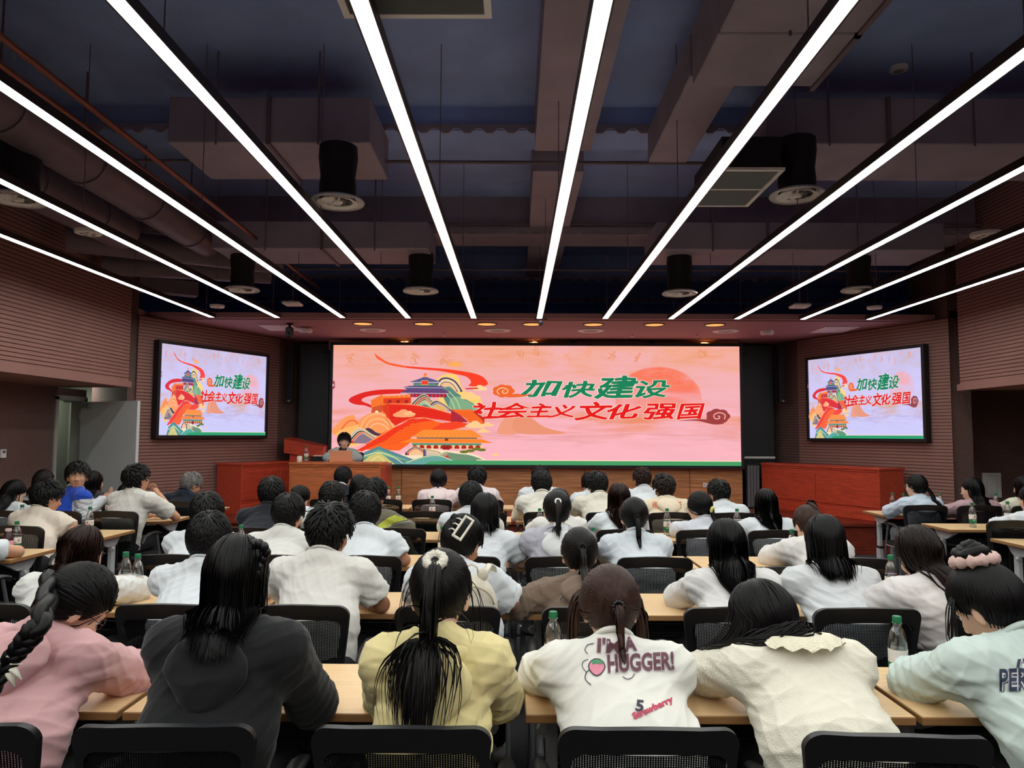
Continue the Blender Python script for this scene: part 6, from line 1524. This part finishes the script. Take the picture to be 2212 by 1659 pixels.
for near, px, l in ((L0,-150,'at the left edge by the forearm'),(L1,35,'of the beige T-shirt boy, left block'),(L1,-125,'beyond the left edge, left block'),(L2,249,'of the chin-resting boy, left block'),(L2,125,'of the varsity jacket boy, left block'),(L2,0,'of the shoulder-length hair at the left edge'),(L3,382,'of the grey-haired man, left block'),(L3,265,'of the nearly hidden black head, left block'),(L3,150,'of the long hair before the door, left block'),(L3,50,'of the silver hair ornament, left block')):
    ch(px, near, l)
for near, px, l, b in ((R2,1997,'of the pale blue hoodie, right block',.45),(R2,2113,'of the mauve hoodie, right block',.45),(R2,2230,'of the cream hood at the right edge',.45),(R1,2190,'empty with its armrest in view, right block',.6),(R1,2340,'of the striped top at the right edge',.49)):
    ch(px, near, l, b, rz=-4 if near == R2 else -6)
ch_sp = dup(CH, (PEOPLE['speaker']['hip'][0], 11.45+.24, .42), PI, 'black chair in which the speaker sits on the stage')

# ---------------------------------------------------------------- accessories
P_ = PEOPLE
scrunchie(P_['yellow'], mat('white_fluffy_scrunchie', (226,220,206), .95, bump=(180,.8,(1,1,1))), .024, .0135, 'scrunchie', .12, 'white fluffy scrunchie')
scrunchie(P_['white_print'], mat('black_beads', (16,16,20), .2), .016, .006, 'hair_tie', .5, 'black beaded hair tie')
scrunchie(P_['mint'], mat('dusty_pink_velvet', (206,172,164), .7, bump=(40,.6,(1,1,1))), .052, .018, 'scrunchie', .4, 'dusty pink ruffled scrunchie')
scrunchie(P_['brownhood'], HM['k'], .017, .006)
scrunchie(P_['c_greyhood'], M_WHITEP, .016, .006, lab='white hair tie'); scrunchie(P_['c_denim'], HM['k'], .017, .007)
scrunchie(P_['d_glasses'], mat('pale_yellow_scrunchie', (232,222,140), .8), .018, .012, 'scrunchie', .2, 'pale yellow scrunchie')
# black ruffled bow on the long black hair
p = P_['black']; c = Vector(p['H'])+Vector(p['R']@np.array((.074,-.045,.055))); g = G()
for k in range(13):
    a = 2*PI*k/13; g.ball(c+Vector((.012*math.sin(a*2), -.012+.008*math.cos(a*3), .0))+Vector((.016*math.cos(a), 0, .045*math.sin(a))), (.014,.012,.016), 7, 5)
sub(p, 'ruffled_hair_bow', g, mat('black_satin', (14,14,17), .35), lab='black ruffled hair bow')
# white satin bow on the braid
c = at(22, 1432, 2.08); g = G(); rb = np.random.default_rng(3)
for k in range(9):
    a = 2*PI*k/9+rb.random()*.4; d = Vector((math.cos(a), -.35, math.sin(a)*.9)); L_ = .035+.03*rb.random(); g.tube([c, c+d*L_*.5+Vector((0,-.012,.004)), c+d*L_+Vector((0,0,-.006*(k%3)))], [.004,.011,.003], 6, flat=.35)
g.ball(c, .011, 8, 6); sub(P_['pink'], 'satin_bow', g, mat('pale_satin', (222,218,200), .3, sheen=.3), lab='pale satin ribbon bow')
# white claw clip
p = P_['claw']; c = at(1001, 1143, p['H'][1]-.125); M3 = Matrix(rot(0,-25,-58).tolist())*1.3; g = G()
fr = []
for x0, x1, z0, z1 in ((-.045,.045,.012,.02),(-.045,.045,-.02,-.012),(-.045,-.037,-.012,.012),(.037,.045,-.012,.012)):
    q = G().bbox(x0*1.0,x1,-.006,.004,z0,z1,.002); g.add([c+M3@Vector((v[0], v[1]-.018+3.5*v[0]*v[0], v[2])) for v in q.v], q.f)
for k in (-1,0,1): g.tube([c+M3@Vector((.022*k,-.012,.018)), c+M3@Vector((.022*k,-.012,.034)), c+M3@Vector((.024*k,.012,.046))], .0032, 6)
sub(p, 'hair_claw', g, mat('cream_plastic', (224,220,204), .35), False, 'cream rectangular hair claw')
p = P_['l_clip']; c = Vector(p['H'])+Vector(p['R']@np.array((.03,-.105,.03))); g = G()
for k in range(6): a = PI*k/6; d = Vector((math.cos(a),0,math.sin(a)))*.03; g.tube([c-d, c+d], .0022, 5)
sub(p, 'hair_ornament', g, mat('silver_ornament', (180,180,176), .3, metal=.6), lab='silver star-shaped hair ornament')

def drape_print(P, name, V, F, m, px, py, w_px, Y, ang=0.0, off=.0035, h_px=None, arc=0.0, maxe=.02):
    """flat print laid on the garment: letters placed on the back and pulled onto the cloth"""
    import bmesh
    from mathutils.bvhtree import BVHTree
    me = P['shirt'].data
    if 'bvh' not in P:
        vs = [v.co+P['O'] for v in me.vertices]; P['bvh'] = BVHTree.FromPolygons(vs, [tuple(p.vertices) for p in me.polygons])
    vx = [v[0] for v in V]; vy = [v[1] for v in V]; mx, my = (max(vx)+min(vx))/2, (max(vy)+min(vy))/2; c = at(px, py, Y)
    sc = w_px/F_PX*Y/(max(vx)-min(vx)); scy = sc if h_px is None else h_px/F_PX*Y/(max(vy)-min(vy)); ca, sa = math.cos(ang), math.sin(ang); L = []
    for v in V:
        x, z = (v[0]-mx)*sc, (v[1]-my)*scy; z += arc*(x/(w_px/F_PX*Y))**2; L.append((c.x+x*ca-z*sa, 0, c.z+x*sa+z*ca))
    bm = bmesh.new(); bv = [bm.verts.new(v) for v in L]
    for f in F:
        try: bm.faces.new([bv[i] for i in f])
        except ValueError: pass
    bmesh.ops.triangulate(bm, faces=bm.faces[:])
    for _ in range(4):
        e = [x for x in bm.edges if x.calc_length() > maxe]
        if not e: break
        bmesh.ops.subdivide_edges(bm, edges=e, cuts=1); bmesh.ops.triangulate(bm, faces=[f for f in bm.faces if len(f.verts) > 3])
    lost = []
    for v in bm.verts:
        c0 = Vector((0,0,CAMZ)); dr = (Vector((v.co.x, Y, v.co.z))-c0).normalized(); h = P['bvh'].ray_cast(c0+dr*(Y*.6), dr)
        if h[0] is None or h[0].y > Y+.35: lost.append(v); continue
        v.co = h[0]-dr*off
    bmesh.ops.delete(bm, geom=lost, context='VERTS')
    for v in bm.verts: v.co -= P['O']
    mm = bpy.data.meshes.new(name); bm.to_mesh(mm); bm.free(); mm.materials.append(m); o = bpy.data.objects.new(name, mm); link(o, P['shirt'])
    o.parent = P['shirt']; return o
wp = P_['white_print']; PRN = mat('print_plum', (104,66,74), .7); PRG = mat('print_pale_lilac', (206,198,204), .7); PRR = mat('print_raspberry', (186,66,92), .7); PRP = mat('print_pink', (222,140,158), .7); PRGN = mat('print_green', (70,150,106), .7); PRK = mat('print_dark_line', (58,52,70), .7)
for s_, px, py, w_, h_, an in (("I'M",1316,1395,50,31,-.06),("A",1361,1391,26,31,.15),("HUGGER!",1384,1430,140,38,.05)):
    for off_, o_, m_ in ((.075,.0025,PRG),(.035,.0045,PRN)):
        V, F = text2d(s_, 1.0, off_); drape_print(wp, 'printed_lettering', V, F, m_, px, py, w_+(4 if off_ > .05 else 0), 2.1, an, o_, h_+(4 if off_ > .05 else 0), arc=.0)
V, F = text2d('Strawberry', 1.0, .05); drape_print(wp, 'printed_lettering', V, F, PRR, 1411, 1530, 92, 2.08, .42, .004, 19)
V, F = text2d('5', 1.0, .03); drape_print(wp, 'printed_number', V, F, PRK, 1382, 1524, 17, 2.08, -.1, .004, 24)
st_ = [(math.sin(a)*(1-.28*max(0,-math.cos(a))), math.cos(a)) for a in np.linspace(0, 2*PI, 22)[:-1]]
drape_print(wp, 'printed_strawberry', [(x*1.14,y*1.14) for x, y in st_], [tuple(range(21))], PRK, 1289, 1441, 37, 2.1, 0, .003); drape_print(wp, 'printed_strawberry', st_, [tuple(range(21))], PRP, 1289, 1441, 32, 2.1, 0, .005)
lf_ = [(0,.3),(-.9,.1),(-.5,.5),(-.9,.9),(-.2,.75),(0,1.2),(.2,.75),(.9,.9),(.5,.5),(.9,.1)]; drape_print(wp, 'printed_leaf', lf_, [tuple(range(10))], PRGN, 1290, 1428, 22, 2.1, 0, .0065)
def stroke(pts, w):
    C2 = cat_curve(pts, 6, False); V = []; n = len(C2)
    for i, q in enumerate(C2):
        a, b = C2[max(i-1,0)], C2[min(i+1,n-1)]; dx, dy = b[0]-a[0], b[1]-a[1]; l = math.hypot(dx,dy); V += [(q[0]-dy/l*w, q[1]+dx/l*w), (q[0]+dy/l*w, q[1]-dx/l*w)]
    return V, [(2*i,2*i+2,2*i+3,2*i+1) for i in range(n-1)]
for pts, px, py, w_ in (([(0,0),(-18,-4),(-26,-18),(-18,-30)],1273,1401,20),([(0,10),(-14,4),(-16,-10),(-6,-24)],1264,1438,14),([(0,0),(12,-6),(24,-2),(30,8)],1358,1461,26),([(0,0),(-10,-8),(-12,-22),(0,-34)],1270,1462,14)):
    V, F = stroke(pts, 1.0); drape_print(wp, 'printed_line', V, F, PRK, px, py, w_, 2.1, 0, .003)
V, F = text2d('MICKEY MOUSE', 1.0, .05); drape_print(P_['e_printhood'], 'printed_lettering', V, F, mat('print_orange', (206,128,92), .7), 1441, 1092, 62, 7.0, 0, .006, 15, arc=.03, maxe=.03)
mt = P_['mint']; NAV = mat('print_navy', (30,44,66), .7)
for s_, px, py, w_, h_ in (('PER',2189,1468,62,46),("I'",2206,1432,22,18)):
    for off_, o_, m_ in ((.09,.003,NAV),(.06,.0045,PRG),(.02,.006,NAV)):
        V, F = text2d(s_, 1.0, off_, .15); drape_print(mt, 'printed_lettering', V, F, m_, px, py, w_, 2.12, .05, o_, h_)
# olive shirt stripes, black tag, varsity yoke
ol = P_['d_olive']; V, F = stroke([(-60,-30),(-20,-6),(30,2),(70,-4)], 10); drape_print(ol, 'bright_stripe', V, F, mat('lime_print', (176,182,62), .8), 864, 1128, 108, 5.9, .1, .006, maxe=.03)
V, F = stroke([(-60,-30),(-20,-6),(30,2),(70,-4)], 2); drape_print(ol, 'pale_stripe', V, F, mat('pale_grey_print', (150,148,136), .8), 862, 1141, 104, 5.9, .1, .006, maxe=.03)
drape_print(P_['f_tagshirt'], 'black_tag', [(-1,-.2),(1,-.2),(1,.2),(-1,.2)], [(0,1,2,3)], M_BLACK, 1390, 1047, 12, 8.4, 0, .006)
# small backpack on the claw-clip person
p = P_['claw']; O_ = p['O']; c = p['mid']*.45+p['N']*.55+np.array((.07,-.155,-.02)); c = Vector(c); M_BAG = mat('off_white_bag_cloth', (216,208,192), .8, bump=(22,.5,(1,1,1)), vary=(26,.12,(1,1,1)))
t = empty('backpack', (c.x, c.y, c.z-.16), 'small off-white printed backpack worn by the person with the hair claw', 'backpack'); 
pr = [Ell((0,0,.15),(.115,.06,.15)), Ell((0,-.045,.09),(.085,.045,.075))]; Fb = Field(pr, .007); Fb.add(pr[0], .01); Fb.add(pr[1], .012); V, Q = Fb.nets()
me = np_mesh('bag_body', V, Q); me.materials.append(M_BAG); bo = bpy.data.objects.new('bag_body', me); link(bo, t)
obj('pocket_piping', G().tube([(.083*math.cos(a), -.072-.012*abs(math.sin(a)), .09+.072*math.sin(a)) for a in np.linspace(0, 2*PI, 25)], .004, 6, caps=False), mat('bag_piping', (190,176,150), .7), t, sm=True)
obj('bag_zip', G().tube([(.10*math.cos(a), -.035-.03*math.sin(a), .17+.09*math.sin(a)) for a in np.linspace(.1, PI-.1, 17)], .004, 6), MATS['bag_piping'], t, sm=True)
obj('top_loop', G().tube([(-.03,.0,.29),(-.025,-.01,.33),(0,-.012,.345),(.025,-.01,.33),(.03,.0,.29)], .007, 7, flat=.5), MATS['bag_piping'], t, sm=True)
for k in (-1,1): obj('ear_flap', G().ball((.05*k,-.01,.30), (.022,.012,.03), 10, 7), M_BAG, t, sm=True)
for k in (-1,1): obj('strap', G().tube([(.05*k,.03,.28),(.075*k,.08,.33),(.09*k,.17,.30),(.10*k,.2,.18),(.09*k,.1,.05)], .016, 6, flat=.25), M_BAG, t, sm=True)
obj('loose_strap', G().tube([(.11,-.0,.03),(.16,-.02,-.06),(.19,-.03,-.14),(.2,-.03,-.2)], [.013,.013,.013,.012], 6, flat=.2), M_BAG, t, sm=True)
# lace collar of the cream vest
p = P_['cream']; g = G(); N0 = p['N']; vs = []; n_ = 60
for i in range(n_):
    a = 2*PI*i/n_; rf = 1+.06*math.sin(a*14)
    for rr2, dz in ((.066,.048),(.092,.044),(.124*rf,.022+.008*math.sin(a*14+1))): vs.append((N0[0]+math.cos(a)*rr2*1.08, N0[1]+.012+math.sin(a)*rr2*.9, N0[2]+dz+(.0 if math.sin(a) < 0 else -.35*math.sin(a)*rr2)))
g.add(vs, [(3*i+k, 3*((i+1)%n_)+k, 3*((i+1)%n_)+k+1, 3*i+k+1) for i in range(n_) for k in (0,1)])
o = sub(p, 'lace_collar', g, mat('cream_lace', (232,224,200), .8, bump=(120,.8,(1,1,1))), True, 'cream ruffled lace collar')
# face masks loops left out; bracelet on the swept-hair person
def arm_paint(p, arm_i, body_i):
    me = p['shirt'].data; n = len(me.polygons); c = np.zeros(n*3); me.polygons.foreach_get('center', c); c = c.reshape(-1,3)+np.array(p['O'])
    def dseg(a, b):
        ab = b-a; t = np.clip(((c-a)@ab)/(ab@ab), 0, 1); return np.linalg.norm(c-a-t[:,None]*ab, axis=1), t
    arm = np.zeros(n, bool)
    tor = np.minimum(dseg(p['hip'], p['mid'])[0], dseg(p['mid'], p['N'])[0])
    for sh, e, w in zip(p['sh'], p['E'], p['W']):
        d1, t1 = dseg(sh, e); d2, t2 = dseg(e, w); arm |= ((d1 < .095) & (t1 > .12) & (tor > .12)) | (d2 < .085)
    me.polygons.foreach_set('material_index', np.where(arm, arm_i, body_i).astype(np.int32)); me.update()
# varsity jacket: blue body under white sleeves
p = P_['l_varsity']; me = p['shirt'].data; me.materials.append(cloth('varsity_blue', (36,74,180)))
arm_paint(p, 0, 1)
# grey-blue blazer lapels and black top of the speaker
p = P_['speaker']; c = Vector(p['N'])+Vector((0,-.10,-.06))
me = p['shirt'].data; me.materials.append(mat('black_top', (18,18,20), .8))
for q in me.polygons:
    w_ = Vector(q.center)+p['O']-Vector(p['N'])
    q.material_index = 1 if (w_.y < -.03 and abs(w_.x) < .012+.045*min(1, max(0, (.28+w_.z)/.26))) else 0
# orange lettering person etc. share; brown hoodie cream panel
p = P_['brownhood']; me = p['shirt'].data; me.materials.append(cloth('cream_panel', (212,204,190)))
for q in me.polygons:
    w_ = Vector(q.center)+p['O']-Vector(p['N']); q.material_index = 1 if abs(w_.x) < .11 and w_.z < -.17 else 0
p = P_['c_greyhood']; me = p['shirt'].data; me.materials.append(cloth('white_panel', (214,216,218)))
for q in me.polygons:
    w_ = Vector(q.center)+p['O']-Vector(p['N']); q.material_index = 1 if (w_.z < -.21 or (abs(w_.x-.02) < .045 and w_.y < 0)) else 0

# cream vest: smooth body over fluffy knitted sleeves
p = P_['cream']; p['shirt'].data.materials.append(mat('cream_vest_knit', (228,222,204), .9, bump=(220,.35,(1,1,1)), sheen=.2)); arm_paint(p, 0, 1)
